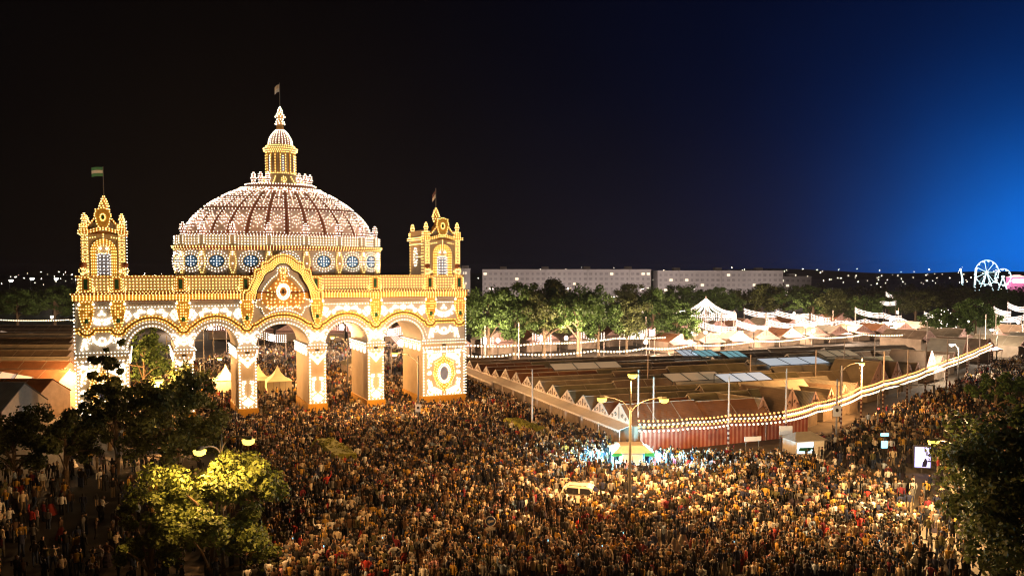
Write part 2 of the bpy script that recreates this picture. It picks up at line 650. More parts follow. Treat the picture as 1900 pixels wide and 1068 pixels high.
def strip(mb, p0, p1, y0, y1, mi=0):
    """band between two equal-length (x,z) lines, from y0 (front) to y1"""
    n = len(p0)
    vs = [(x, y0, z) for x, z in p0] + [(x, y0, z) for x, z in p1] + [(x, y1, z) for x, z in p0] + [(x, y1, z) for x, z in p1]
    fs = []
    for i in range(n - 1):
        fs += [(i, i + 1, n + i + 1, n + i), (i, 2 * n + i, 2 * n + i + 1, i + 1), (n + i, n + i + 1, 3 * n + i + 1, 3 * n + i)]
    mb.add(vs, fs, mi)
    return mb


sp = along(path, .35)
strip(MB(), offs(sp, .38), offs(sp, -.34), -.07, 0).build('moulding_band', M_gold, arcade)
g1, w1 = Bulbs(), Bulbs()
g1.add(fz(offs(along(path, 0.40), .24), -.2), .085)
g1.add(fz(offs(along(path, 0.40), -.22), -.2), .085)
for i, (a, b) in enumerate(GAPS):
    c, r = (a + b) / 2, (b - a) / 2
    inn = [(c + (r + .02) * math.cos(PI * (1 - k / 30)), ZI + (ARH + .02) * math.sin(PI * (1 - k / 30))) for k in range(31)]
    out = [(c + (r + .42) * math.cos(PI * (1 - k / 30)), ZI + (ARH + .42) * math.sin(PI * (1 - k / 30))) for k in range(31)]
    ar = strip(MB(), out, inn, -.09, 0).build('archivolt', M_white, arcade)
    mid = [((p[0] + q[0]) / 2, (p[1] + q[1]) / 2) for p, q in zip(inn, out)]
    w1.add(fz(along(mid, 0.39), -.22), .105)
    # ornament above each arch (the middle one carries the pediment)
    if i != 2:
        w1.add(fz(ell(c, 15.0, .34, .3, 8), BY), .15)
        w1.add(fz([(c, 15.0), (c, 14.75)], BY), .205)
        for s_ in (-1, 1):
            for (dx, z) in ((.75, 15.02), (1.05, 14.98), (1.55, 14.85), (1.85, 14.7), (2.35, 14.55), (2.55, 14.2), (2.7, 14.95), (2.95, 14.6), (2.8, 13.95), (3.15, 14.2), (3.1, 15.05)):
                w1.add(fz([(c + s_ * dx, z)], BY), .205)
for i in range(1, 5):
    c = sum(PX[i]) / 2
    for s_ in (-1, 1):
        for (dx, z) in ((.35, 11.45), (.75, 11.7), (1.05, 11.95), (1.35, 12.0), (.35, 10.85), (.75, 10.6), (1.0, 10.95), (.7, 11.15)):
            w1.add(fz([(c + s_ * dx, z)], BY), .205)
    w1.add(fz([(c, 11.25), (c, 10.7), (c, 11.75)], BY), .22)
CURL = []


def curl(cx, cz, r0, hand=1, turns=1.35, n=13, a0=0.0):
    return [(cx + hand * r0 * (1 - .72 * k / n) * math.cos(a0 + turns * 2 * PI * k / n), cz + r0 * (1 - .72 * k / n) * math.sin(a0 + turns * 2 * PI * k / n)) for k in range(n)]


for i, (a, b) in enumerate(GAPS):
    c, r = (a + b) / 2, (b - a) / 2
    for s_ in (-1, 1):
        if i != 2:
            CURL.append(curl(c + s_ * (r + .15), 14.75, .5, s_, a0=1.0))
            CURL.append(curl(c + s_ * 1.25, 15.05, .34, -s_, n=10))
            CURL.append(curl(c + s_ * (r * .62), 14.45, .26, s_, n=8, a0=2.0))
        ring2 = [(c + (r + .72) * math.cos(t_), ZI + (ARH + .72) * math.sin(t_)) for t_ in np.linspace(.25, PI - .25, 24)]
    w1.add(fz(ring2, BY), .07)
for i in range(1, 5):
    c = sum(PX[i]) / 2
    for s_ in (-1, 1):
        CURL.append(curl(c + s_ * .62, 11.2, .42, s_, a0=.5))
        CURL.append(curl(c + s_ * .62, 8.25, .28, s_, n=9))
        CURL.append(curl(c + s_ * .55, 5.3, .3, s_, n=9, a0=2.5))
for i in (0, 5):
    c = sum(PX[i]) / 2
    for s_ in (-1, 1):
        for (dx, z, r0) in ((1.35, 11.5, .45), (1.9, 14.6, .42), (.55, 13.75, .34), (2.2, 8.3, .28), (2.2, 5.2, .3), (2.15, 3.6, .3), (1.6, 2.6, .34), (1.6, 7.6, .34)):
            CURL.append(curl(c + s_ * dx, z, r0, s_, n=10))
for q in CURL:
    w1.add(fz(q, BY), .085)
w1.add(fz([(x, 15.62) for x in np.arange(.2, 51.2, 0.40) if not 20.9 < x < 28.7], BY), .085)
MB().box(0, 51.3, -.07, 0, 15.84, 15.93).build('string_course', M_white, arcade)
g1.build('gold_bulbs', B_gold, arcade)
w1.build('white_bulbs', B_white, arcade)

# gilded consoles
for c in CONS:
    pr = [(.72, 16.38), (.84, 15.7), (.78, 14.9), (.62, 14.0), (.36, 13.2), (.12, 12.75)]
    outl = [(c + x, z) for x, z in pr] + [(c - x, z) for x, z in pr[::-1]]
    k = MB().prism(outl, -.42, 0.0).build('console', M_gold, gate)
    b = Bulbs()
    b.add(fz(along(outl, 0.39, True), -.5), .10)
    for x, z in grid(c - .6, c + .6, 13.0, 16.2, .3, .34):
        if inside([(c + (q[0] - c) * .72, 14.6 + (q[1] - 14.6) * .85) for q in outl], x, z) and rng.random() < .8:
            b.add([(x, -.5, z)], .09)
    b.build('gold_bulbs', B_gold, k)
    w = Bulbs()
    for s_ in (-1, 1):
        w.add([(c + s_ * .78, -.5, 16.05)], .2)
    w.build('white_bulbs', B_white, k)
    MB().lathe([(.05, -.35), (.22, -.2), (.26, 0), (.2, .2), (.05, .32)], (c, -.45, 14.0), 8).build('boss', M_green, k)

# cornice
co = MB()
co.box(-.25, 51.55, -.35, D + .35, 16.4, 16.52)
co.box(-.42, 51.72, -.55, D + .5, 17.22, 17.44)
cor = co.build('cornice', M_rust, gate)
cb = MB().box(-.3, 51.6, -.42, D + .4, 16.5, 17.24).build('cornice_band', M_gold, cor)
b = Bulbs()
for z in (16.58, 16.78, 16.98, 17.14):
    b.add([(x, -.52, z) for x in np.arange(-.2, 51.6, 0.39) if abs(x - 24.8) > 3.6], .083)
b.add([(x, -.66, 17.34) for x in np.arange(-.4, 51.8, 0.43) if abs(x - 24.8) > 4.6], .085)
b.add([(51.72, y, z) for y in np.arange(0, D, 0.43) for z in (16.58, 16.8, 17.02, 17.34)], .08)
b.build('gold_bulbs', B_gold, cb)

# balustrade
ba = MB()
ba.box(0.15, 51.15, 0, .5, 17.44, 17.62)
ba.box(0.05, 51.25, -.08, .6, 19.42, 19.62)
bal = ba.build('balustrade', M_amber, gate)
MB().box(0.3, 51.0, .12, .35, 17.6, 19.44).build('balustrade_board', M_cream, bal)
MB().box(50.6, 51.15, .62, D, 17.44, 19.6).build('side_parapet', M_cream, bal)
MB().box(.15, .6, .62, D, 17.44, 19.6).build('side_parapet', M_cream, bal)
b, w = Bulbs(), Bulbs()
for z in (17.88, 18.28, 18.68, 19.08):
    b.add([(x, .02, z) for x in np.arange(.4, 51.0, .41) if abs(x - 24.8) > 3.9 - (z - 17.8) * .6], .10)
for z in (17.54, 19.52):
    b.add([(x, -.16, z) for x in np.arange(.2, 51.2, 0.39) if abs(x - 24.8) > 3.6], .083)
b.add([(51.26, y, z) for y in np.arange(.3, D, 0.47) for z in (17.85, 18.25, 18.65, 19.05, 19.5)], .085)
b.build('gold_bulbs', B_gold, bal)
PED = [1.25, 4.7, 12.05, 20.05, 29.3, 37.6, 45.8, 50.35]
for c in PED:
    q = MB().box(c - .62, c + .62, -.22, .62, 17.44, 19.56).build('pedestal', M_amber, bal)
    MB().box(c - .2, c + .2, -.30, -.2, 17.9, 19.1).build('green_panel', M_green, q)
    g = Bulbs()
    g.add(fz(along([(c - .48, 17.65), (c + .48, 17.65), (c + .48, 19.4), (c - .48, 19.4)], 0.36, True), -.3), .09)
    for s_ in (-1, 1):
        g.add([(c + s_ * .72, -.2, z) for z in np.arange(17.6, 19.5, 0.39)], .09)
        g.add([(c + s_ * .92, -.16, 17.75), (c + s_ * .95, -.16, 18.05)], .11)
    g.build('gold_bulbs', B_gold, q)

# pediment over the middle arch
PC = 24.85
oh = [(0, 22.5), (.55, 22.45), (1.1, 22.25), (1.6, 21.9), (2.0, 21.5), (2.75, 21.4), (2.8, 20.6), (3.75, 20.45), (3.78, 19.5), (4.0, 18.9), (4.35, 18.3), (4.6, 17.75), (5.3, 17.55), (5.35, 16.45)]
ih = [(0, 21.15), (.45, 21.1), (.85, 20.85), (1.15, 20.4), (1.4, 20.2), (2.0, 19.95), (2.45, 19.5), (2.55, 18.95), (2.9, 18.5), (3.2, 18.0), (3.4, 17.5), (3.45, 17.0), (3.5, 16.7), (3.55, 16.45)]


def mirror(h):
    return [(PC - x, z) for x, z in h[::-1]] + [(PC + x, z) for x, z in h[1:]]


O_, I_ = mirror(oh), mirror(ih)
pe = MB()
strip(pe, O_, I_, -.62, .5)
ped = pe.build('pediment', M_gold, gate)
MB().prism(I_, -.2, .45).build('pediment_field', M_white, ped)
MB().tube([(x, -.64, z) for x, z in I_], .085, 5).build('pediment_inner_line', M_dark, ped)
MB().tube([(x, -.64, z) for x, z in offs(O_, -.36)], .05, 5).build('pediment_outer_line', M_dark, ped)
MB().prism(mirror([(x + .35, z + .3) if x > 0 else (0, z + .3) for x, z in oh[:-1]]) + [(PC + 5.6, 17.6), (PC - 5.6, 17.6)], .52, .8).build('pediment_back', M_rust, ped)
b, w = Bulbs(), Bulbs()
NS = 96
oo, ii = along(O_, .1), along(I_, .1)


def resample(pts, n):
    P = np.array(pts)
    s = np.concatenate([[0], np.cumsum(np.linalg.norm(np.diff(P, axis=0), axis=1))])
    t = np.linspace(0, s[-1], n)
    return np.stack([np.interp(t, s, P[:, k]) for k in (0, 1)], 1)


NO = 1 + 16 * (len(oh) * 2 - 2) // 4
Oi = np.array([np.interp(np.linspace(0, len(O_) - 1, 86), np.arange(len(O_)), np.array(O_)[:, k]) for k in (0, 1)]).T
Ii = np.array([np.interp(np.linspace(0, len(I_) - 1, 86), np.arange(len(I_)), np.array(I_)[:, k]) for k in (0, 1)]).T
for f in (.08, .34, .52, .70, .88):
    ln = along([tuple(p) for p in (Oi * (1 - f) + Ii * f)], .29)
    b.add(fz(ln, -.72), .085)
b.build('gold_bulbs', B_gold, ped)
shh = [(0, 20.75), (.6, 20.65), (.75, 20.2), (.72, 19.7), (1.3, 19.35), (1.9, 18.7), (2.45, 18.0), (2.8, 17.3), (2.85, 16.4), (3.55, 16.25), (3.6, 15.45), (2.85, 15.3), (2.75, 14.8), (2.35, 14.15), (1.7, 14.6), (.9, 14.85), (0, 14.95)]
SH = [(PC + x, z) for x, z in shh] + [(PC - x, z) for x, z in shh[::-1][1:-1]]
shd = MB().prism(SH, -.36, -.02).build('shield', M_cream, ped)
w.add(fz(along(SH, 0.35, True), -.46), .085)
ins = [(PC + (x - PC) * .8, 17.2 + (z - 17.2) * .8) for x, z in SH]
MB().prism(ins, -.42, -.36).build('shield_field', M_amber, shd)
for x, z in grid(PC - 2.6, PC + 2.6, 15.0, 20.4, .52, .5):
    x += rng.uniform(-.12, .12)
    z += rng.uniform(-.12, .12)
    if inside(ins, x, z) and ((x - PC) / 1.05) ** 2 + ((z - 17.4) / 1.25) ** 2 > 1:
        b2 = w if rng.random() < .0 else None
        g1p = (x, -.52, z)
        SHG = globals().setdefault('SHG', Bulbs())
        SHG.add([g1p], .12)
for s_ in (-1, 1):
    SHG.add(fz(along([(PC + s_ * .2, 18.9), (PC + s_ * .3, 20.2)], 0.33), -.5), .09)
SHG.add(fz(ell(PC, 20.25, .38, .3, 9), -.5), .09)
SHG.build('gold_bulbs', B_gold, shd)
w.add(fz(ell(PC, 17.4, .55, .75, 16), -.55), .13)
w.add(fz(ell(PC, 17.4, .82, 1.02, 24), -.55), .13)
for k in range(14):
    w.add(fz([(PC - 2.2 + 4.4 * k / 13, 15.25 + .1 * math.cos(k * 2.2))], -.5), .12)
w.build('white_bulbs', B_white, shd)
MB().prism(ell(PC, 17.4, .42, .6, 16), -.5, -.4).build('shield_oval', M_amber, shd)
MB().lathe([(.05, -.3), (.16, -.1), (.1, .1), (.14, .2), (.04, .34)], (PC, -.55, 17.4), 8).build('figure_boss', M_dark, shd)


# corner towers ------------------------------------------------------------
def urn(parent, x, y, z, s=1.0, gold=True, name='urn'):
    q = MB().lathe([(.26 * s, 0), (.26 * s, .25 * s), (.12 * s, .35 * s), (.34 * s, .7 * s), (.36 * s, .95 * s), (.16 * s, 1.2 * s), (.24 * s, 1.45 * s), (.05 * s, 1.8 * s)], (x, y, z), 8).build(name, M_amber if gold else M_dome, parent)
    bb = Bulbs()
    for zz, rr, n in ((.12, .32, 7), (.5, .3, 6), (.85, .42, 8), (1.12, .3, 6), (1.45, .3, 6), (1.75, .12, 3)):
        bb.add([(x + rr * s * math.cos(2 * PI * k / n), y + rr * s * math.sin(2 * PI * k / n), z + zz * s) for k in range(n)], .085)
    bb.build('urn_bulbs', B_gold if gold else B_rose, q)
    return q


def flag(parent, x, y, zt, size, cols, name='flag', droop=0.0):
    fm = MB()
    L_, H_ = size
    n, mrows = 10, len(cols)
    for r_ in range(mrows):
        vs, fs = [], []
        for i in range(n + 1):
            t = i / n
            for q in (0, 1):
                zz = zt - H_ * (r_ + q) / mrows - droop * t * t
                vs.append((x - L_ * t * (1 - .25 * droop), y + .12 * math.sin(t * 7 + r_ * .3), zz))
        for i in range(n):
            fs.append((2 * i, 2 * i + 1, 2 * i + 3, 2 * i + 2))
        fm.add(vs, fs, r_)
    return fm.build(name, cols, parent)


M_fgreen = mat('green_flag_cloth', (0.10, 0.30, 0.16), 0.9, 0.1, 3, trans=.4)
M_fwhite = mat('white_flag_cloth', (0.75, 0.75, 0.70), 0.9, 0.1, 3, trans=.4)
M_fpale = mat('cream_flag_cloth', (0.75, 0.62, 0.45), 0.9, 0.1, 3, trans=.4)
M_fdark = mat('maroon_flag_cloth', (0.20, 0.10, 0.08), 0.9, 0.2, 3, trans=.4)

for ti, (a, bb_) in enumerate(((0.72, 5.9), (45.0, 50.85))):
    c = (a + bb_) / 2
    y0, y1 = .45, 7.4
    zb, zc = 17.5, 24.75
    tw = MB().box(a + .25, bb_ - .25, y0, y1, zb, zc).build('corner_tower', M_cream, gate)
    g, w = Bulbs(), Bulbs()
    # pilasters
    for x in (a + .55, bb_ - .55):
        MB().box(x - .45, x + .45, y0 - .2, y0, zb, zc).build('pilaster', M_cream, tw)
        for z in np.arange(19.7, 24.7, .33):
            g.add([(x - .28, y0 - .3, z), (x + .28, y0 - .3, z)], .085)
        for z in np.arange(21.6, 24.6, .9):
            g.add(fz(ell(x, z, .2, .3, 6), y0 - .3), .08)
    # arched window
    ri, ro = .85, 1.45
    for rr, dy in ((ro, .16),):
        o1 = [(c - rr, 19.6)] + [(c + rr * math.cos(PI * (1 - k / 18)), 22.7 + rr * math.sin(PI * (1 - k / 18))) for k in range(19)] + [(c + rr, 19.6)]
        i1 = [(c - ri, 19.6)] + [(c + ri * math.cos(PI * (1 - k / 18)), 22.7 + ri * math.sin(PI * (1 - k / 18))) for k in range(19)] + [(c + ri, 19.6)]
        strip(MB(), o1, i1, y0 - dy, y0).build('window_arch', M_gold, tw)
        for f in (.12, .5, .9):
            g.add(fz(along([(p[0] * (1 - f) + q[0] * f, p[1] * (1 - f) + q[1] * f) for p, q in zip(o1, i1)], 0.38), y0 - .25), .085)
    win = MB().box(c - .72, c + .72, y0 - .08, y0, 19.6, 22.25).build('window', M_slate, tw)
    w.add(fz(grid(c - .42, c + .42, 19.9, 22.0, .42, .4), y0 - .16), .085)
    w.add(fz(along([(c - .72, 19.7), (c - .72, 22.3), (c + .72, 22.3), (c + .72, 19.7)], 0.35), y0 - .16), .09)
    w.add(fz([(c - .36, 22.95), (c + .36, 22.95)], y0 - .16), .2)
    g.add(fz(ell(c, 22.85, .62, .5, 12), y0 - .2), .09)
    g.add(fz(along([(c, 24.1), (c, 24.7)], 0.26), y0 - .3), .1)
    for s_ in (-1, 1):
        MB().lathe([(.1, -.4), (.33, -.25), (.4, 0), (.33, .25), (.1, .4)], (c + s_ * 2.35, y0 - .25, 20.9), 10).build('ball_ornament', M_rust, tw)
        for k in range(9):
            g.add([(c + s_ * (2.1 + .42 * math.cos(k * .7)), y0 - .45, 19.75 + .16 * k * .5)], .09)
        g.add(fz(ell(c + s_ * 2.35, 20.2, .42, .35, 9), y0 - .5), .085)
        g.add(fz(along([(c + s_ * 1.75, 24.2), (c + s_ * .9, 24.35)], 0.33), y0 - .2), .085)
    # waving cornice
    cp = [(a - .15, 24.95)] + [(c + s * 2.2, 24.95 + .45 * (math.cos(PI * s) * .5 + .5)) for s in np.linspace(-1, 1, 17)] + [(bb_ + .15, 24.95)]
    cr = strip(MB(), offs(cp, .2), offs(cp, -.2), y0 - .45, y0 + .3).build('tower_cornice', M_amber, tw)
    MB().box(a - .1, bb_ + .1, y0 + .3, y1 + .3, 24.75, 25.15).build('side_cornice', M_amber, tw)
    g.add(fz(along(offs(cp, .12), 0.35), y0 - .55), .085)
    g.add(fz(along(offs(cp, -.14), 0.35), y0 - .55), .085)
    if ti == 0:
        w.add([(bb_ + .02, y0, z) for z in np.arange(19.7, 26.4, 0.39)], .085)
    # side face (seen on the tower at the tents' side)
    xs = a + .1
    for y in (y0 + .3, y0 + .9, y1 - .4):
        g.add([(xs, y, z) for z in np.arange(19.8, 25, 0.43)], .085)
    g.add([(xs - .3, y, z) for y in np.arange(y0, y1 + .3, 0.43) for z in (24.8, 25.1)], .085)
    g.add([(xs, y, 24.2) for y in np.arange(y0 + .9, y1 - .4, 0.43)], .085)
    yc = (y0 + y1) / 2 + .3
    MB().prism(ell(0, 0, .05, .05, 4), 0, .01).v
    so = MB()
    so.tube([(a + .26, yc, 22.3), (a + .12, yc, 22.3)], 1.0, 14).build('side_oval', M_white, tw).scale = (1, 1, 1)
    for k in range(18):
        t = 2 * PI * k / 18
        w.add([(xs - .05, yc + .85 * math.cos(t), 22.3 + 1.35 * math.sin(t))], .09)
        if k % 2:
            w.add([(xs - .05, yc + .45 * math.cos(t), 22.3 + .85 * math.sin(t))], .09)
    g.add([(xs, y, 22.3) for y in np.arange(y0 + .9, yc - .9, 0.43)], .085)
    # attic and crest
    MB().box(a + .4, bb_ - .4, y0 + .2, y1 - .1, 25.1, 26.15).build('attic', M_white, tw)
    MB().box(a + .1, a + .75, y0, y1, 25.1, 26.2).build('attic_side', M_cream, tw)
    crest = [(0, 25.25), (.45, 25.5), (.72, 26.1), (.8, 26.7), (1.0, 27.1), (.75, 27.35), (.85, 27.75), (.4, 27.85), (0, 28.05)]
    C1 = [(c + x, z) for x, z in crest] + [(c - x, z) for x, z in crest[::-1][1:-1]]
    ck = MB().prism(C1, y0 - .35, y0 + .15).build('crest', M_gold, tw)
    g.add(fz(along(C1, 0.34, True), y0 - .45), .09)
    g.add(fz(ell(c, 26.8, .28, .42, 10), y0 - .45), .09)
    MB().prism(ell(c, 26.8, .16, .28, 10), y0 - .42, y0 - .3).build('crest_panel', M_green, ck)
    for s_ in (-1, 1):
        vol = [(c + s_ * (1.0 + 1.2 * t), 26.6 - 1.0 * math.sin(t * PI * .55)) for t in np.linspace(0, 1, 8)]
        MB().tube([(x, y0 - .1, z) for x, z in vol], .16, 6).build('scroll', M_amber, tw)
        g.add(fz(along(vol, 0.33), y0 - .35), .09)
    for x, y in ((a + .5, y0 + .1), (bb_ - .5, y0 + .1), (a + .5, y1 - .5), (bb_ - .5, y1 - .5)):
        MB().box(x - .42, x + .42, y - .42, y + .42, 25.15, 25.95).build('pedestal', M_amber, tw)
        g.add(fz(grid(x - .3, x + .3, 25.3, 25.85, .3, .27), y - .5), .085)
        g.add([(x - .5, yy, z) for yy in (y - .3, y, y + .3) for z in (25.3, 25.6, 25.85)], .085)
        urn(tw, x, y, 25.95, .75)
    g.build('gold_bulbs', B_gold, tw)
    w.build('white_bulbs', B_white, tw)
    # finial and flagpole
    fx, fy = (c + .1, 2.6) if ti == 0 else (c, 3.0)
    zf0 = 26.15
    fin = MB().lathe([(.9, 0), (.7, .5), (.35, 1.0), (.25, 1.6), (.42, 2.0), (.5, 2.3), (.3, 2.7), (.2, 3.1), (.06, 3.5)], (fx, fy, zf0), 8).build('finial', M_amber, tw)
    fb = Bulbs()
    for zz, rr, n in ((1.5, .4, 6), (1.85, .5, 8), (2.2, .58, 8), (2.5, .48, 7), (2.8, .38, 6), (3.1, .28, 5), (3.4, .12, 3)):
        fb.add([(fx + rr * math.cos(2 * PI * k / n + zz), fy + rr * math.sin(2 * PI * k / n + zz), zf0 + zz) for k in range(n)], .10)
    fb.build('finial_bulbs', B_gold, fin)
    zt = 33.3 if ti == 0 else 32.6
    MB().tube([(fx, fy, 29.5), (fx, fy, zt)], .05, 6).build('flagpole', M_metal, tw)
    if ti == 0:
        f_ = flag(tw, fx, fy, zt - .05, (1.35, 1.15), [M_fgreen, M_fwhite, M_fgreen], droop=.15)
        f_['label'] = 'green and white striped flag'
    else:
        flag(tw, fx, fy, zt - .4, (.6, 1.1), [M_fdark, M_fpale], droop=.6)['label'] = 'dark limp flag'

# dome ------------------------------------------------------------------
DCX, DCY = 25.65, 5.1


def ring(a, b, z, n=72):
    return [(DCX + a * math.sin(2 * PI * k / n), DCY - b * math.cos(2 * PI * k / n), z) for k in range(n)]


def loft(rings, mi=0, cap=True):
    m = MB()
    n = len(rings[0])
    vs = [p for r_ in rings for p in r_]
    fs = []
    for i in range(len(rings) - 1):
        for k in range(n):
            k2 = (k + 1) % n
            fs.append((i * n + k, i * n + k2, (i + 1) * n + k2, (i + 1) * n + k))
    if cap:
        fs.append(tuple((len(rings) - 1) * n + k for k in range(n)))
    return m.add(vs, fs, mi)


def onell(a, b, th, z, out=0.0):
    """point on an oval at angle th from the front, pushed outward"""
    nx, ny = math.sin(th) / a, -math.cos(th) / b
    l = math.hypot(nx, ny)
    return (DCX + a * math.sin(th) + out * nx / l, DCY - b * math.cos(th) + out * ny / l, z)


DA, DB = 13.75, 4.7
drum = loft([ring(DA, DB, 17.4), ring(DA, DB, 23.0)], cap=False).build('drum', M_white, gate)
loft([ring(DA + .1, DB + .1, 22.95), ring(DA + .45, DB + .45, 23.1), ring(DA + .55, DB + .55, 23.55), ring(DA, DB, 23.6)]).build('drum_cornice', M_rust, drum)
loft([ring(DA + .05, DB + .05, 23.55), ring(DA + .05, DB + .05, 24.75), ring(DA + .15, DB + .15, 24.78), ring(DA + .15, DB + .15, 24.95), ring(DA - .8, DB - .5, 24.97)]).build('attic_band', M_cream, drum)


def arc_pos(a, b, sp, t0=-105, t1=105):
    th = np.linspace(R(t0), R(t1), 1200)
    x, y = a * np.sin(th), b * np.cos(th)
    s = np.concatenate([[0], np.cumsum(np.hypot(np.diff(x), np.diff(y)))])
    return np.interp(np.arange(0, s[-1], sp), s, th)


g, w, rb = Bulbs(), Bulbs(), Bulbs()
for z, rr in ((23.08, .42), (23.32, .62), (23.5, .66)):
    g.add([onell(DA, DB, t, z, rr) for t in arc_pos(DA, DB, 0.40)], .085)
for z in (23.8, 24.15, 24.5, 24.86):
    w.add([onell(DA, DB, t, z, .16) for t in arc_pos(DA, DB, 0.40)], .085)
WIN_T = [-61.5 + 20.6 * k for k in range(-1, 8)]
for k, d in enumerate(WIN_T):
    t = R(d)
    if abs(d) > 85:
        continue
    P0 = Vector(onell(DA, DB, t, 21.5))
    tx, ty = DA * math.cos(t), DB * math.sin(t)
    l = math.hypot(tx, ty)
    T = Vector((tx / l, ty / l, 0))
    Nn = Vector((T.y, -T.x, 0))
    m = MB()
    n = 20
    rx, rz = .98, .82
    for (sx, o, mi) in ((1.0, .06, 0),):
        vs = [P0 + T * (rx * math.cos(2 * PI * q / n)) + Vector((0, 0, rz * math.sin(2 * PI * q / n))) + Nn * o for q in range(n)]
        vs2 = [v - Nn * .3 for v in vs]
        m.add(vs + vs2, [tuple(range(n))] + [(q, q + n, (q + 1) % n + n, (q + 1) % n) for q in range(n)])
    oc = m.build('round_window', M_blue, drum)
    m = MB()
    m.tube([P0 + T * ((rx + .12) * math.cos(2 * PI * q / n)) + Vector((0, 0, (rz + .12) * math.sin(2 * PI * q / n))) + Nn * .1 for q in range(n + 1)], .12, 5, cap=False)
    m.build('window_ring', M_cream, oc)
    for q in range(18):
        w.add([P0 + T * ((rx + .2) * math.cos(2 * PI * q / 18)) + Vector((0, 0, (rz + .2) * math.sin(2 * PI * q / 18))) + Nn * .22], .085)
    for q in range(22):
        rb.add([P0 + T * ((rx + .55) * math.cos(2 * PI * q / 22)) + Vector((0, 0, (rz + .55) * math.sin(2 * PI * q / 22))) + Nn * .12], .085)
    for (dx, dz) in ((0, 0), (.35, 0), (-.35, 0), (.7, 0), (-.7, 0), (0, .32), (0, -.32), (0, .62), (0, -.62), (.4, .4), (-.4, .4), (.4, -.4), (-.4, -.4)):
        w.add([P0 + T * dx + Vector((0, 0, dz)) + Nn * .14], .075)
PIL_T = [-72 + 20.6 * k for k in range(0, 8)]
for d in PIL_T + [-88, 88]:
    t = R(d)
    P0 = Vector(onell(DA, DB, t, 0))
    tx, ty = DA * math.cos(t), DB * math.sin(t)
    l = math.hypot(tx, ty)
    T = Vector((tx / l, ty / l, 0))
    Nn = Vector((T.y, -T.x, 0))
    m = MB()
    for (hw, z0, z1, o) in ((.5, 19.4, 23.0, .14), (.55, 23.6, 24.95, .22)):
        c4 = [P0 - T * hw - Nn * .2, P0 + T * hw - Nn * .2, P0 + T * hw + Nn * o, P0 - T * hw + Nn * o]
        m.slab([(p.x, p.y) for p in c4], z0, z1)
    pi_ = m.build('drum_pilaster', M_cream, drum)
    for z in np.arange(20.0, 24.9, .3):
        if z < 22.9 or z > 23.65:
            hw = .34 if z > 23 else .12 + .34 * abs(math.sin((z - 20) * 1.1))
            for s_ in (-1, 1):
                (w if z > 23 else g).add([P0 + T * (s_ * hw) + Nn * .32 + Vector((0, 0, z))], .09)
    w.add([P0 + Nn * .35 + Vector((0, 0, z)) for z in (21.2, 22.4, 22.7)], .13)
    pp = P0 + Nn * -.05
    if abs(d) < 86:
        urn(drum, pp.x, pp.y, 24.97, .95, False, 'roof_urn')
g.build('gold_bulbs', B_gold, drum)
w.build('white_bulbs', B_white, drum)
rb.build('rose_bulbs', B_rose, drum)

DPROF = [(12.9, 24.9), (12.72, 25.5), (12.3, 26.4), (11.75, 27.2), (11.0, 28.0), (10.1, 28.8), (9.1, 29.5), (7.8, 30.3), (6.4, 31.0), (5.0, 31.6)]
pr_a = np.array([p[0] for p in DPROF])
pr_z = np.array([p[1] for p in DPROF])
pr_s = np.concatenate([[0], np.cumsum(np.hypot(np.diff(pr_a), np.diff(pr_z)))])
pr_s /= pr_s[-1]


def dome_b(a):
    return 2.9 + (a - 5.0) / (12.9 - 5.0) * (4.4 - 2.9)


def dpt(th, s, out=0.0):
    a = float(np.interp(s, pr_s, pr_a))
    z = float(np.interp(s, pr_s, pr_z))
    a2 = float(np.interp(min(1, s + .01), pr_s, pr_a))
    z2 = float(np.interp(min(1, s + .01), pr_s, pr_z))
    p = onell(a, dome_b(a), th, z)
    if out:
        dz, da = z2 - z, a - a2
        l = math.hypot(dz, da) + 1e-9
        q = onell(a, dome_b(a), th, z, out * dz / l)
        return (q[0], q[1], z + out * da / l)
    return p


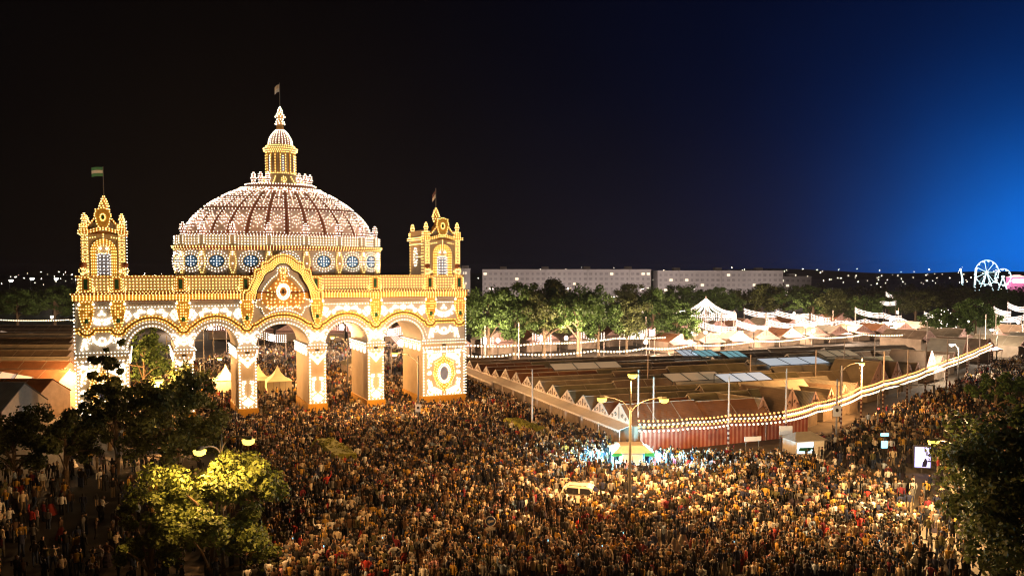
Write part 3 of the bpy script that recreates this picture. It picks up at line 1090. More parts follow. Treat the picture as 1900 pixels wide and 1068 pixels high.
dome = loft([ring(float(np.interp(s, pr_s, pr_a)), dome_b(float(np.interp(s, pr_s, pr_a))), float(np.interp(s, pr_s, pr_z))) for s in np.linspace(0, 1, 22)]).build('dome', M_dome, gate, True)
rb, w = Bulbs(), Bulbs()
STEP = 12.0
ROWS = [(.05, .39, .15), (.46, .65, .17), (.71, .82, .2)]
for k in range(-9, 9):
    ta, tb = R(k * STEP), R((k + 1) * STEP)
    for ri_, (s0, s1, inset) in enumerate(ROWS):
        t0, t1 = ta + (tb - ta) * inset, tb - (tb - ta) * inset
        m = MB()
        nn = 4
        vs = []
        for i in range(nn + 1):
            for j in range(nn + 1):
                vs.append(dpt(t0 + (t1 - t0) * i / nn, s0 + (s1 - s0) * j / nn, .09))
        o = len(vs)
        rim = [i * (nn + 1) for i in range(nn + 1)] + [nn * (nn + 1) + j for j in range(1, nn + 1)] + [i * (nn + 1) + nn for i in range(nn - 1, -1, -1)] + [j for j in range(nn - 1, 0, -1)]
        fs = [(i * (nn + 1) + j, (i + 1) * (nn + 1) + j, (i + 1) * (nn + 1) + j + 1, i * (nn + 1) + j + 1) for i in range(nn) for j in range(nn)]
        m.add(vs, fs)
        m.build('dome_panel', M_panel, dome)
        # bulb frames

        def fr(f, sp):
            a0, a1 = t0 + (t1 - t0) * f, t1 - (t1 - t0) * f
            b0, b1 = s0 + (s1 - s0) * f, s1 - (s1 - s0) * f
            P = []
            cs = [(a0, b0), (a1, b0), (a1, b1), (a0, b1)]
            for q in range(4):
                (x0, z0), (x1, z1) = cs[q], cs[(q + 1) % 4]
                Lq = (Vector(dpt(x0, z0)) - Vector(dpt(x1, z1))).length
                n = max(1, int(Lq / sp))
                for h in range(n):
                    P.append(dpt(x0 + (x1 - x0) * h / n, z0 + (z1 - z0) * h / n, .2))
            return P
        rb.add(fr(-.02, .40), .085)
        if ri_ < 2:
            rb.add(fr(.2, .52), .075)
        if ri_ == 0:
            tm, sm = (t0 + t1) / 2, (s0 + s1) / 2
            for q in range(8):
                rb.add([dpt(tm + (t1 - t0) * .2 * math.cos(q * PI / 4), sm + (s1 - s0) * .2 * math.sin(q * PI / 4), .2)], .09)
            rb.add([dpt(tm, sm, .2)], .10)
        else:
            tm, sm = (t0 + t1) / 2, (s0 + s1) / 2
            rb.add([dpt(tm, sm, .2), dpt(tm, sm + .04, .2), dpt(tm, sm - .04, .2)], .09)
    # scalloped ovals at the top
    tm = (ta + tb) / 2
    for q in range(12):
        t = 2 * PI * q / 12
        w.add([dpt(tm + (tb - ta) * .45 * math.cos(t), .915 + .045 * math.sin(t), .15)], .085)
    m = MB()
    vs = []
    for i in range(13):
        sq = .02 + .84 * i / 12
        for dt in (-.035, .035):
            vs.append(dpt(ta + (tb - ta) * dt, sq, .14))
    m.add(vs, [(2 * i, 2 * i + 1, 2 * i + 3, 2 * i + 2) for i in range(12)])
    m.build('dome_rib', M_rust, dome)
rb.add([dpt(t, .015, .12) for t in arc_pos(12.9, 4.4, 0.42)], .085)
rb.build('rose_bulbs', B_rose, dome)
w.build('white_bulbs', B_white, dome)

# lantern -------------------------------------------------------------------
lan = loft([ring(5.6, 3.3, 31.5), ring(5.1, 3.1, 31.75), ring(4.7, 2.9, 32.05), ring(4.6, 2.8, 32.2)]).build('lantern_platform', M_rust, gate)
g, w = Bulbs(), Bulbs()
w.add([onell(4.75, 2.95, t, 32.12, .08) for t in arc_pos(4.75, 2.95, 0.36)], .085)
w.add([onell(5.5, 3.3, t, 31.6, .08) for t in arc_pos(5.5, 3.3, 0.39)], .085)
for d in (-66, -46, -30, 30, 46, 66):
    p = onell(4.2, 2.5, R(d), 0)
    urn(lan, p[0], p[1], 32.2, .85, False, 'roof_urn')
prof = [(3.3, 32.2), (2.9, 32.6), (2.4, 33.1), (2.1, 33.5), (2.0, 33.7)]
MB().lathe([(r_ , z) for r_, z in prof], (DCX, DCY, 0), 16, ay=.85).build('lantern_skirt', M_cream, lan)
for q in range(-3, 4):
    th = R(q * 26)
    for z, rr in ((32.3, 3.35), (32.6, 3.0), (32.9, 2.68), (33.2, 2.42)):
        g.add([(DCX + rr * math.sin(th), DCY - .85 * rr * math.cos(th) - .1, z)], .10)
    if q % 2 == 0:
        for kk in range(7):
            g.add([(DCX + 2.85 * math.sin(th) + .32 * math.cos(kk * .9), DCY - .85 * 2.9 * math.cos(th) - .15, 32.8 + .3 * math.sin(kk * .9))], .09)
MB().lathe([(1.9, 33.6), (1.9, 36.7), (2.0, 36.75), (2.2, 36.95), (2.25, 37.3), (1.85, 37.4), (1.85, 37.7), (1.6, 37.75)], (DCX, DCY, 0), 16).build('lantern_drum', M_cream, lan)
for z, rr in ((33.75, 2.0), (36.65, 2.0), (36.9, 2.25), (37.2, 2.32), (37.55, 1.95)):
    g.add([(DCX + rr * math.sin(t), DCY - rr * math.cos(t), z) for t in np.arange(-PI * .62, PI * .62, .29 / rr)], .085)
for q in range(-5, 6):
    th = R(q * 20 + 10)
    mm = MB()
    x, y = DCX + 1.92 * math.sin(th), DCY - 1.92 * math.cos(th)
    mm.tube([(x, y, 33.7), (x, y, 36.7)], .13, 6).build('lantern_column', M_gold, lan)
    g.add([(DCX + 2.08 * math.sin(th), DCY - 2.08 * math.cos(th), z) for z in np.arange(33.95, 36.6, 0.38)], .085)
for d in (0, 55, -55):
    th = R(d)
    mm = MB()
    T = Vector((math.cos(th), math.sin(th), 0))
    Nn = Vector((math.sin(th), -math.cos(th), 0))
    P0 = Vector((DCX, DCY, 0)) + Nn * 1.95
    pts = [(-.3, 34.0), (.3, 34.0), (.3, 35.9)] + [(.3 * math.cos(PI * q / 6), 35.9 + .3 * math.sin(PI * q / 6)) for q in range(1, 6)] + [(-.3, 35.9)]
    vs = [P0 + T * x + Vector((0, 0, z)) for x, z in pts] + [P0 + T * x + Vector((0, 0, z)) - Nn * .2 for x, z in pts]
    n = len(pts)
    mm.add(vs, [tuple(range(n))] + [(i, i + n, (i + 1) % n + n, (i + 1) % n) for i in range(n)])
    mm.build('lantern_window', M_slate, lan)
    w.add([P0 + Nn * .1 + Vector((0, 0, z)) for z in np.arange(34.1, 36.1, 0.33)], .07)
cup = MB().lathe([(1.6, 37.72), (1.56, 38.2), (1.4, 38.7), (1.15, 39.2), (.8, 39.6), (.5, 39.85)], (DCX, DCY, 0), 16).build('cupola', M_dome, lan, True)
for z, rr in ((37.85, 1.66), (38.1, 1.64), (38.35, 1.6), (38.6, 1.52), (38.85, 1.4), (39.1, 1.26), (39.35, 1.08), (39.58, .9), (39.8, .66)):
    w.add([(DCX + rr * math.sin(t), DCY - rr * math.cos(t), z) for t in np.linspace(-PI * .6, PI * .6, 15)], .07)
fin = MB().lathe([(.5, 39.8), (.48, 40.4), (.3, 40.5), (.55, 40.8), (.35, 41.2), (.3, 41.4), (.5, 41.75), (.28, 42.2), (.22, 42.6), (.05, 43.0)], (DCX, DCY, 0), 10).build('finial', M_amber, lan)
for z, rr, n in ((40.7, .65, 9), (41.0, .55, 7), (41.35, .42, 6), (41.7, .66, 9), (42.0, .5, 7), (42.3, .36, 6), (42.6, .3, 5), (42.9, .16, 4), (43.1, .02, 1)):
    w.add([(DCX + rr * math.cos(2 * PI * k / n + z), DCY + rr * math.sin(2 * PI * k / n + z), z) for k in range(n)], .10)
MB().tube([(DCX, DCY, 42.9), (DCX, DCY, 46.4)], .055, 6).build('flagpole', M_metal, lan)
flag(lan, DCX, DCY, 46.2, (.75, 1.0), [M_fpale, M_fwhite], droop=.5)['label'] = 'small pale flag at the very top'
g.build('gold_bulbs', B_gold, lan)
w.build('white_bulbs', B_white, lan)

# ================================================================== TENTS (casetas)
ROOF = {
    'tan': mat('tan_canvas_roof', (0.50, 0.40, 0.28), 0.8, 0.25, .6, bump=.5, wave=(2.2, 'Y', .5)),
    'olive': mat('olive_canvas_roof', (0.36, 0.32, 0.19), 0.8, 0.3, .6, bump=.5, wave=(2.2, 'Y', .5)),
    'brown': mat('brown_canvas_roof', (0.34, 0.24, 0.165), 0.8, 0.3, .6, bump=.5, wave=(2.2, 'Y', .5)),
    'rust': mat('rust_canvas_roof', (0.40, 0.17, 0.075), 0.8, 0.25, .6, bump=.5, wave=(2.2, 'Y', .5)),
    'grey': mat('grey_canvas_roof', (0.50, 0.46, 0.39), 0.8, 0.25, .6, bump=.4, wave=(1.6, 'Y', .35)),
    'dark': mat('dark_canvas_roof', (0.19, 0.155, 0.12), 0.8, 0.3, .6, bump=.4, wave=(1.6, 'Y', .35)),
    'pale': mat('pale_canvas_roof', (0.68, 0.60, 0.48), 0.8, 0.2, .6, bump=.2),
}
RNAME = {'tan': 'tan', 'olive': 'olive', 'brown': 'dark brown', 'rust': 'rust-red', 'grey': 'grey', 'dark': 'blackish', 'pale': 'pale cream'}
M_ped = mat('white_pediment_board', (0.74, 0.64, 0.54), 0.7, 0.1, 2)
M_pink = mat('pink_glow_board', (0.55, 0.36, 0.32), 0.7, 0.1, 2)  # pink light on the tent fronts is put into this board colour
M_canvas = mat('canvas_wall', (0.35, 0.27, 0.2), 0.85, 0.2, 1)
M_red = mat('red_stripe_canvas', (0.34, 0.085, 0.05), 0.85, 0.2, 1)
M_cap = mat('pale_roof_trim', (0.48, 0.42, 0.34), 0.7, 0.2, 2)
M_scroll = mat('painted_scroll', (0.20, 0.12, 0.07), 0.7, 0.2, 2)


def tent(loc, rz, w, ln, ze, zr, roof, label, front=True, group=None, pedmat=None, name='caseta_tent', cat='tent', awning=True, scroll=False):
    e = empty(name, (loc[0], loc[1], 0), rz)
    h = w / 2
    ov = .18
    rm = MB()
    th = .07
    for s_ in (-1, 1):
        x0, x1 = 0, s_ * (h + ov)
        z1 = ze - (zr - ze) * ov / h
        a_ = [(x0, -.1, zr), (x1, -.1, z1), (x1, ln, z1), (x0, ln, zr)]
        rm.add(a_ + [(x, y, z - th) for x, y, z in a_], [(0, 1, 2, 3), (7, 6, 5, 4), (0, 4, 5, 1), (1, 5, 6, 2), (2, 6, 7, 3)])
    ro_ = rm.build('roof', ROOF[roof], e)
    MB().box(-.09, .09, -.12, ln + .02, zr - .02, zr + .06).build('ridge_cap', M_cap, ro_)
    fm_ = MB()
    for s_ in (-1, 1):
        fm_.add([(0, -.13, zr + .02), (s_ * (h + ov), -.13, ze - (zr - ze) * ov / h + .02), (s_ * (h + ov), -.13, ze - (zr - ze) * ov / h - .16), (0, -.13, zr - .2)], [(0, 1, 2, 3)])
    fm_.build('gable_trim', M_cap, ro_)
    if ln > 7:
        for q_ in range(1, int(ln / 3.2)):
            y_ = ln * q_ / int(ln / 3.2)
            for s_ in (-1, 1):
                MB().add([(s_ * .1, y_ - .05, zr + .015), (s_ * .1, y_ + .05, zr + .015), (s_ * (h + ov), y_ + .05, ze - (zr - ze) * ov / h + .03), (s_ * (h + ov), y_ - .05, ze - (zr - ze) * ov / h + .03)], [(0, 1, 2, 3)]).build('roof_seam', M_cap, ro_)
    wm = MB()
    wm.prism([(-h + .05, 0), (h - .05, 0), (h - .05, ze - .1), (0, zr - .14), (-h + .05, ze - .1)], .25, ln - .1)
    wm.build('wall', M_canvas, e)
    if front:
        pm_ = pedmat or M_ped
        pb = MB().prism([(-h, ze - .05), (h, ze - .05), (0, zr + .22)], -.22, -.12).build('pediment', pm_, e)
        sc_ = MB()
        sc_.tube([(0, -.25, ze + .25), (0, -.25, zr - .25)], .06, 5)
        for s_ in (-1, 1):
            for (x, z, r_) in ((.3, .3, .18), (.58, .18, .13)):
                P = [(s_ * (x * h + r_ * math.cos(t)), -.25, ze + z * (zr - ze) * 1.2 + r_ * math.sin(t)) for t in np.linspace(0, 5, 9)]
                sc_.tube(P, .05 if not scroll else .075, 4)
        so_ = sc_.build('painted_scrolls', M_scroll, pb)
        so_['kind'] = 'stuff'
        if awning:
            am = MB()
            a_ = [(-h, -.2, ze - .05), (h, -.2, ze - .05), (h, -1.7, ze - .5), (-h, -1.7, ze - .5)]
            am.add(a_ + [(x, y, z - .06) for x, y, z in a_], [(0, 1, 2, 3), (7, 6, 5, 4), (2, 6, 7, 3), (1, 5, 6, 2), (0, 3, 7, 4)])
            ao = am.build('awning', pm_, e)
            vm = MB()
            nsc = 8
            for k in range(nsc):
                xa, xb = -h + w * k / nsc, -h + w * (k + 1) / nsc
                vm.add([(xa, -1.71, ze - .5), (xb, -1.71, ze - .5), (xb, -1.71, ze - .68), ((xa + xb) / 2, -1.71, ze - .8), (xa, -1.71, ze - .68)], [(0, 1, 2, 3, 4)])
            vm.build('valance', pm_, ao)
            for s_ in (-1, 1):
                MB().tube([(s_ * (h - .12), -1.55, 0), (s_ * (h - .12), -1.55, ze - .5)], .05, 6).build('post', M_polewhite, e)
    tag(e, label, cat, group)
    return e


A0 = np.array([13.2, 90.0])
EV = np.array([.94, .342])
SV = np.array([-.342, .94])
RZ_ROW = R(-70)
rr_ = random.Random(11)
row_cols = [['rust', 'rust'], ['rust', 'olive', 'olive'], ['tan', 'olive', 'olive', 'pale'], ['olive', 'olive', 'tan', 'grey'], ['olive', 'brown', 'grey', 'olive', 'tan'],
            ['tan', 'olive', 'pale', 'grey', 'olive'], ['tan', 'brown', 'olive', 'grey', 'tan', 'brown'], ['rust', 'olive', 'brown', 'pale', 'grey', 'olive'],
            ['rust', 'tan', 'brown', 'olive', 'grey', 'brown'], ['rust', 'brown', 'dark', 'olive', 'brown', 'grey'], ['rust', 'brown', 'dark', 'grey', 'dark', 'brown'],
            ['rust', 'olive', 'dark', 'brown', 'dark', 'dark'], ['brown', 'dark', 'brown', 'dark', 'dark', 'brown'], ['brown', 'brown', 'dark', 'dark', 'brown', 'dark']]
for i in range(14):
    s = 2.0 + i * 4.9
    tmax = float(np.interp(s, [0, 10, 24, 40, 55, 75], [19, 31, 55, 80, 100, 112]))
    cols = row_cols[i]
    t = 0.0
    j = 0
    f0 = rr_.uniform(9, 15)
    ww = [rr_.uniform(.6, 1.4) for _ in cols[1:]]
    lens = [f0] + [(tmax - f0) * q / sum(ww) for q in ww]
    if i == 0:
        lens = [10, 9]
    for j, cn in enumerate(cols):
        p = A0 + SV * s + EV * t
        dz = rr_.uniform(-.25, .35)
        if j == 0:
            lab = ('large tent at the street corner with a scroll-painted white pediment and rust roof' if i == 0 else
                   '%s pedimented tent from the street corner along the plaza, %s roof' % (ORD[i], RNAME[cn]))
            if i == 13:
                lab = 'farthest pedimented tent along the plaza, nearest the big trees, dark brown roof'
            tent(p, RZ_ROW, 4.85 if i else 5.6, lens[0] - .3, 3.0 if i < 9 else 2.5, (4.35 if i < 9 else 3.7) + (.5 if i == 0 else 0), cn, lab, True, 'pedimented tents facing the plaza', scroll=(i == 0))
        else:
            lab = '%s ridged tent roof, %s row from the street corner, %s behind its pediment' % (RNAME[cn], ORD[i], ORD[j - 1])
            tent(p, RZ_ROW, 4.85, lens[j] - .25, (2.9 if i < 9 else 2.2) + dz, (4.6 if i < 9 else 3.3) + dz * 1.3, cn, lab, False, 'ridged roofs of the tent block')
        t += lens[j]

# street-side row
ST = [(30.4, 97.4, 3.6), (35.3, 101.3, 4.6), (39.2, 103.8, 3.2), (42.9, 108, 2.8), (46.1, 111.2, 2.8), (48.8, 113.6, 2.8), (57.5, 125.5, 7.5), (63.4, 132.3, 4.6), (67, 135.4, 3.0), (70, 138.6, 3.0), (76.5, 146.5, 5.4), (80.6, 150.6, 2.8), (83.4, 153.4, 2.6), (87.2, 158.3, 2.8), (95, 168, 6.0)]
for i, (x, y, w_) in enumerate(ST):
    big = 'broad ' if w_ > 5 else ('small ' if w_ < 3.3 else '')
    tent((x, y), R(43.8), w_, 7.0, 2.8, 2.8 + .52 * w_ if w_ < 7 else 6.0, ['tan', 'brown', 'grey'][i % 3], '%sgabled tent front with painted pink light, %s along the lantern-hung street' % (big, ORD[i]), True, 'gabled tent fronts along the street', M_pink, awning=(w_ > 3.3))

# striped red canvas wall behind the lantern strings
sw_ = empty('striped_canvas_screen', (14.2, 88.2, 0), math.atan2(9.6, 22.0))
nst = 84
M_stripe2 = mat('faded_pink_canvas', (0.50, 0.22, 0.15), 0.85, 0.2, 1)
for k in range(nst):
    x0 = 24.0 * k / nst
    m = MB().box(x0, x0 + 24.0 / nst - .004, -.03 if k % 2 else 0.0, .06, .02, 2.55)
    m.build('canvas_stripe', M_red if k % 2 else M_stripe2, sw_)
tag(sw_, 'red and white striped canvas screen below the lantern strings', 'canvas screen')

# tent roof panels; their light from inside is put in as sheet emission
M_emit_cyan = emit('emissive_cyan_canopy', (0.35, 0.75, 0.85), .32)
M_emit_white = emit('emissive_white_canopy', (0.75, 0.85, 0.95), .40)
M_emit_warm2 = emit('emissive_cream_canopy', (1.0, .72, .5), .42)
M_emit_warm = emit('emissive_warm_canopy', (0.9, 0.68, 0.42), .16)
for (x, y, w_, l_, m, lab) in [(33.0, 151.0, 3.6, 3.0, M_emit_white, 'small white glowing canopy amid the far tent roofs'), (36.4, 150.2, 4.2, 3.4, M_emit_cyan, 'squarish turquoise glowing canopy amid the far tent roofs'),
                               (41.0, 148.6, 4.2, 3.2, M_emit_cyan, 'turquoise glowing canopy right of the squarish one'), (48.1, 137.0, 12.5, 3.8, M_emit_white, 'long blue-white glowing canopy in the middle of the tent block'),
                               (26.5, 116.5, 9.0, 3.0, M_emit_warm, 'dull cream canopy behind the tall double street lamp'), (33.5, 115.8, 8.0, 3.0, M_emit_white, 'dim white canopy beside the dull cream one'),
                               (60.9, 150.0, 8.0, 3.0, M_emit_warm, 'beige glowing canopy toward the street end of the tents'), (12.0, 130.0, 12.0, 2.4, M_emit_warm, 'long narrow cream canopy strip behind the pedimented tents'),
                               (-74, 117.5, 7.0, 4.0, M_emit_warm2, 'cream glowing canopy left of the gateway, nearest the corrugated house'), (-83, 118.5, 8.0, 4.0, M_emit_warm2, 'cream glowing canopy at the left picture edge, in the near row'), (-124, 190, 18.0, 4.0, M_emit_warm2, 'long pale glowing canopy strip left of the gateway, middle row'), (-128, 205, 14.0, 4.0, M_emit_warm2, 'pale glowing canopy strip left of the gateway, farthest row')]:
    e = empty('emissive_canopy', (x, y, 0), R(20))
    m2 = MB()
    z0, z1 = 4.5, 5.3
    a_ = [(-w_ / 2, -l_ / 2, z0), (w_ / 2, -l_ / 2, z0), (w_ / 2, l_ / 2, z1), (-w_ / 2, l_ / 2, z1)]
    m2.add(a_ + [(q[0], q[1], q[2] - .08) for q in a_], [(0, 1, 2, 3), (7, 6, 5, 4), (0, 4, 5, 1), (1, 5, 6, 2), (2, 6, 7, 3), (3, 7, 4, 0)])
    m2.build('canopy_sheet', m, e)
    fr_ = MB()
    for k in range(4):
        fr_.tube([a_[k], a_[(k + 1) % 4]], .07, 5)
    for q in (-w_ / 6, w_ / 6):
        fr_.tube([(q, -l_ / 2, z0 + .05), (q, l_ / 2, z1 + .05)], .06, 5)
    fr_.build('canopy_frame', M_darkmetal, e)['kind'] = 'stuff'
    for k in range(4):
        MB().tube([(a_[k][0], a_[k][1], 0), a_[k]], .06, 5).build('post', M_darkmetal, e)
    tag(e, lab, 'canopy', 'self-glowing canopies')

# left-hand block of roofs beyond the gate
house = tent((-71.5, 99.2), R(-90), 9.6, 11.2, 3.6, 6.4, 'grey', 'low house with grey corrugated roof and white gable beside the gateway', False, None, name='corrugated_roof_house', cat='house')
MB().prism([(-4.6, 0), (4.6, 0), (4.6, 3.5), (0, 6.2), (-4.6, 3.5)], 11.0, 11.12).build('white_gable', M_ped, house)
lc = ['rust', 'rust', 'rust', 'pale', 'brown', 'pale', 'brown', 'brown', 'pale', 'dark', 'brown', 'dark']
for i in range(12):
    y = 110 + i * 9.6
    x1 = -.535 * y - 2 if i > 0 else -63.0
    segs = 2
    for j in range(segs):
        ln = 13 + i * .9
        xa = x1 - ln * (j + 1) - j * .8
        cn = lc[i] if j == 0 else lc[(i + 3) % 12]
        tent((xa, y), R(-90), 8.6, ln, 3.3 + .3 * (i % 2), 5.4 + .4 * (i % 3) * .5, cn,
             '%s long tent roof beyond the corrugated house, %s row away, %s' % (RNAME[cn], ORD[i], 'beside the gateway' if j == 0 else 'at the picture edge'), False, 'long roofs left of the gateway')

# ================================================================== LAMPS, POLES, LANTERNS
def point_light(parent, loc, power, col, r=.25, spot=False):
    l = bpy.data.lights.new('lamp_light', 'SPOT' if spot else 'POINT')
    l.energy = power
    if spot:
        l.spot_size = R(178)
        l.spot_blend = .06
    l.color = col
    l.shadow_soft_size = r
    o = bpy.data.objects.new('lamp_light', l)
    o.location = loc
    link(o, parent)


def street_lamp(base, heads, label, h=None, power=SODIUM_W, col=(1.0, .50, .17), lens=None, pole_r=.10, group='street lamps', plaque=False, light=True, ls=1.35):
    """heads: world (x,y,z) of each lamp head; arms bend out of the pole"""
    e = empty('street_lamp', (base[0], base[1], 0))
    top = h or max(hd[2] for hd in heads) - .4
    MB().tube([(0, 0, 0), (0, 0, 1.2), (0, 0, top)], [pole_r * 1.5, pole_r * 1.25, pole_r * .8], 8).build('pole', M_lamp, e)
    for hd in heads:
        d = Vector((hd[0] - base[0], hd[1] - base[1], 0))
        z1 = hd[2]
        P = []
        if d.length > .3:
            st = min(top, z1) - 1.4
            for k in range(9):
                t = k / 8
                P.append(d * (1 - math.cos(t * PI / 2)) * .96 + Vector((0, 0, st + (z1 - st) * math.sin(t * PI / 2))))
            MB().tube(P, pole_r * .5, 6).build('arm', M_lamp, e)
            u = d.normalized()
        else:
            u = Vector((-1, 0, 0))
        s_ = Vector((-u.y, u.x, 0))
        c = d + Vector((0, 0, z1))
        hm = MB()
        vs = []
        for (q, wv, zt, zb) in ((-.45, .08, .08, 0.0), (-.1, .19, .15, -.03), (.3, .18, .12, -.03), (.5, .06, .05, 0.0)):
            vs += [c + u * q + s_ * wv + Vector((0, 0, zb)), c + u * q + s_ * wv * .6 + Vector((0, 0, zt)), c + u * q - s_ * wv * .6 + Vector((0, 0, zt)), c + u * q - s_ * wv + Vector((0, 0, zb))]
        fs = [(0, 1, 2, 3), (15, 14, 13, 12)]
        for k in range(3):
            for q in range(4):
                q2 = (q + 1) % 4
                fs.append((4 * k + q, 4 * k + q2, 4 * k + 4 + q2, 4 * k + 4 + q))
        head = hm.add(vs, fs).build('lamp_head', M_lamp, e)
        lm = MB().lathe([(.10 * ls, -.26 * ls), (.25 * ls, -.18 * ls), (.30 * ls, -.02)], (c.x + u.x * .1, c.y + u.y * .1, c.z - .04), 10)
        lm.build('lens', lens or B_lens, head)
        if light:
            point_light(e, (c.x + u.x * .1, c.y + u.y * .1, c.z - .7), power, col, spot=len(heads) > 1)
    if plaque:
        sg = MB().box(-.35, .35, -.16, -.12, 2.2, 3.2).build('plate_sign', M_ped, e)
        MB().prism(ell(0, 2.75, .18, .18, 12), -.175, -.16).build('sign_mark', M_dark, sg)
    tag(e, label, 'street lamp', group)
    return e


street_lamp((9.5, 64.1), [(9.75, 64.1, 11.9), (7.3, 64.0, 10.0), (12.1, 64.2, 9.9)], 'tall three-headed street lamp standing in the crowd before the tents', h=11.8, power=SODIUM_W * .56)
street_lamp((-39.6, 85), [(-37.5, 85, 8.7)], 'street lamp on a curved pole among dark trees before the gateway', power=SODIUM_W * .8)
street_lamp((-12.0, 102.3), [(-14.8, 102.0, 9.8)], 'curved street lamp with a square plate, before the rightmost arch', power=SODIUM_W * 1.0, plaque=True)
street_lamp((-26.9, 131), [(-29.2, 131, 9.6)], 'curved street lamp seen through the fourth arch', power=SODIUM_W * .9)
street_lamp((-64.6, 121), [(-63.4, 120.4, 7.6)], 'added, unseen street lamp behind the left corner pier, lighting the long roofs', power=SODIUM_W * 1.6)  # unseen lamp, added to brighten the long roofs beyond
street_lamp((-49.5, 127), [(-46.8, 128, 6.4)], 'low street lamp seen through the second arch', power=SODIUM_W * .9)
street_lamp((-18.9, 51.8), [(-19.0, 48.6, 9.25), (-16.1, 48.6, 9.9)], 'double-headed street lamp rising out of the yellow-lit tree', power=SODIUM_W * .27)
street_lamp((34.4, 60.5), [(31.8, 60, 7.4)], 'street lamp leaning out of the big dark tree over the lit poster', power=SODIUM_W * .9, col=(1, .62, .26))
street_lamp((43.9, 107), [(46.6, 107, 8.0)], 'curved street lamp over the middle of the lantern-hung street', power=SODIUM_W * .6)
WL = (1.0, .82, .62)
for (x, y, z, nm) in [(79, 144, 7.2, 'white street lamp where the lantern-hung street bends out of sight'), (110, 184, 7.0, 'white street lamp beyond the end of the lantern strings'), (133, 211, 7.0, 'white street lamp at the picture edge near the far garlands')]:
    street_lamp((x + 1.2, y), [(x, y, z)], nm, power=SODIUM_W * .45, col=WL, lens=B_lens_w)
for k, (x, y) in enumerate([(-12, 446), (30, 450), (72, 450), (100, 448), (150, 452)]):  # lamps added behind the trees to light the apartment fronts
    street_lamp((x, y), [(x + 1, y, 11)], 'added distant street lamp lighting the apartment blocks, %s in line' % ORD[k], power=SODIUM_W * .8, col=(1, .8, .72), lens=B_lens_w, group='added lamps before the apartment blocks')
for k, (x, y, z) in enumerate([(-262, 420, 16), (-251, 420, 17), (-239, 421, 17), (-228, 421, 16.6), (-217, 424, 16.8), (-234, 330, 9)]):
    street_lamp((x, y), [(x + .8, y, z)], 'distant floodlight mast above the left-hand trees, %s in line' % ORD[k], power=SODIUM_W * .8, col=(.9, 1, .7), lens=B_lens_w, group='floodlight masts far left', ls=3.2)

M_rstripe = mat('dark_red_band', (0.10, 0.03, 0.025), 0.6, .2, 2)
PB = [(14.3, 90.6, 9.0), (16.0, 90.4, 8.2), (24.3, 89.6, 8.4), (31.0, 90.4, 9.2), (41.2, 100.0, 8.4), (47.0, 107.6, 8.6), (53, 114.2, 8.8), (60, 121.5, 8.4), (66.4, 128.6, 8.2), (76, 140, 8.5), (86.5, 152.4, 8.2), (95, 163, 8.4), (104, 174, 8.2)]
for k, (x, y, h) in enumerate(PB):
    e = empty('festival_pole', (x, y, 0))
    MB().tube([(0, 0, 0), (0, 0, h)], [.13, .09], 8).build('mast', M_polewhite, e)
    for q in range(5):
        z = .5 + q * .55
        MB().tube([(0, 0, z), (0, 0, z + .28)], .142, 8).build('painted_band', M_rstripe, e)
    tag(e, 'pale festival mast with banded foot, %s along the lantern-hung street' % ORD[k], 'pole', 'festival masts')
IP = [(2.5, 99.0, 8.0), (-9.5, 139, 8), (20, 118, 8), (36, 121, 7.5), (47, 124, 8), (58, 140, 8), (66, 146, 8), (1.5, 176, 9), (-6, 178, 9), (16.5, 192, 9), (33, 198, 9), (48.4, 208, 9), (59.7, 214, 9), (72, 228, 8.5), (97, 243, 8.5), (112, 262, 8.5), (124, 258, 8.5), (92, 178, 9), (112, 190, 10), (118, 196, 10), (130, 205, 9)]
for k, (x, y, h) in enumerate(IP):
    e = empty('festival_pole', (x, y, 0))
    MB().tube([(0, 0, 0), (0, 0, h)], [.12, .08], 7).build('mast', M_polewhite, e)
    MB().lathe([(.03, -.1), (.14, 0), (.03, .14)], (0, 0, h), 6).build('mast_cap', M_polewhite, e)
    tag(e, 'plain pale mast %s, %s away' % ('rising from the tent roofs' if 0 < k < 7 else ('at the edge of the plaza tents' if k == 0 else 'carrying light swags behind the tents'), ORD[k]), 'pole', 'plain masts')


def garland(pts, rows, label, cat='lantern string', r=.17, sag=.35, sp=.5, dz=.36, ms=(B_lantern, B_lantern2), group='paper lantern strings'):
    """rows of round paper lanterns hung between masts"""
    e = empty('lantern_string', (pts[0][0], pts[0][1], 0))
    o = Vector((pts[0][0], pts[0][1], 0))
    L1, L2 = Bulbs(), Bulbs()
    cb_ = MB()
    for rw in range(rows):
        for a, b in zip(pts[:-1], pts[1:]):
            a, b = Vector(a) - o, Vector(b) - o
            n = max(2, int((b - a).length / sp))
            nn = Vector((-(b - a).y, (b - a).x, 0)).normalized()
            P = []
            for k in range(n + 1):
                t = k / n
                p = a.lerp(b, t) + Vector((0, 0, rw * dz - sag * 4 * t * (1 - t))) + nn * (rw % 2) * .35
                P.append(p)
                if k < n:
                    q = a.lerp(b, (k + .5) / n) + Vector((0, 0, rw * dz - sag * 4 * t * (1 - t) - .16)) + nn * (rw % 2) * .35
                    (L2 if rw % 2 and rows > 1 else L1).add([q], r)
            cb_.tube(P, .02, 3, cap=False)
    cb_.build('cable', M_darkmetal, e)['kind'] = 'stuff'
    L1.build('white_lanterns', ms[0], e, True)
    L2.build('orange_lanterns', ms[1], e, True)
    tag(e, label, cat, group)


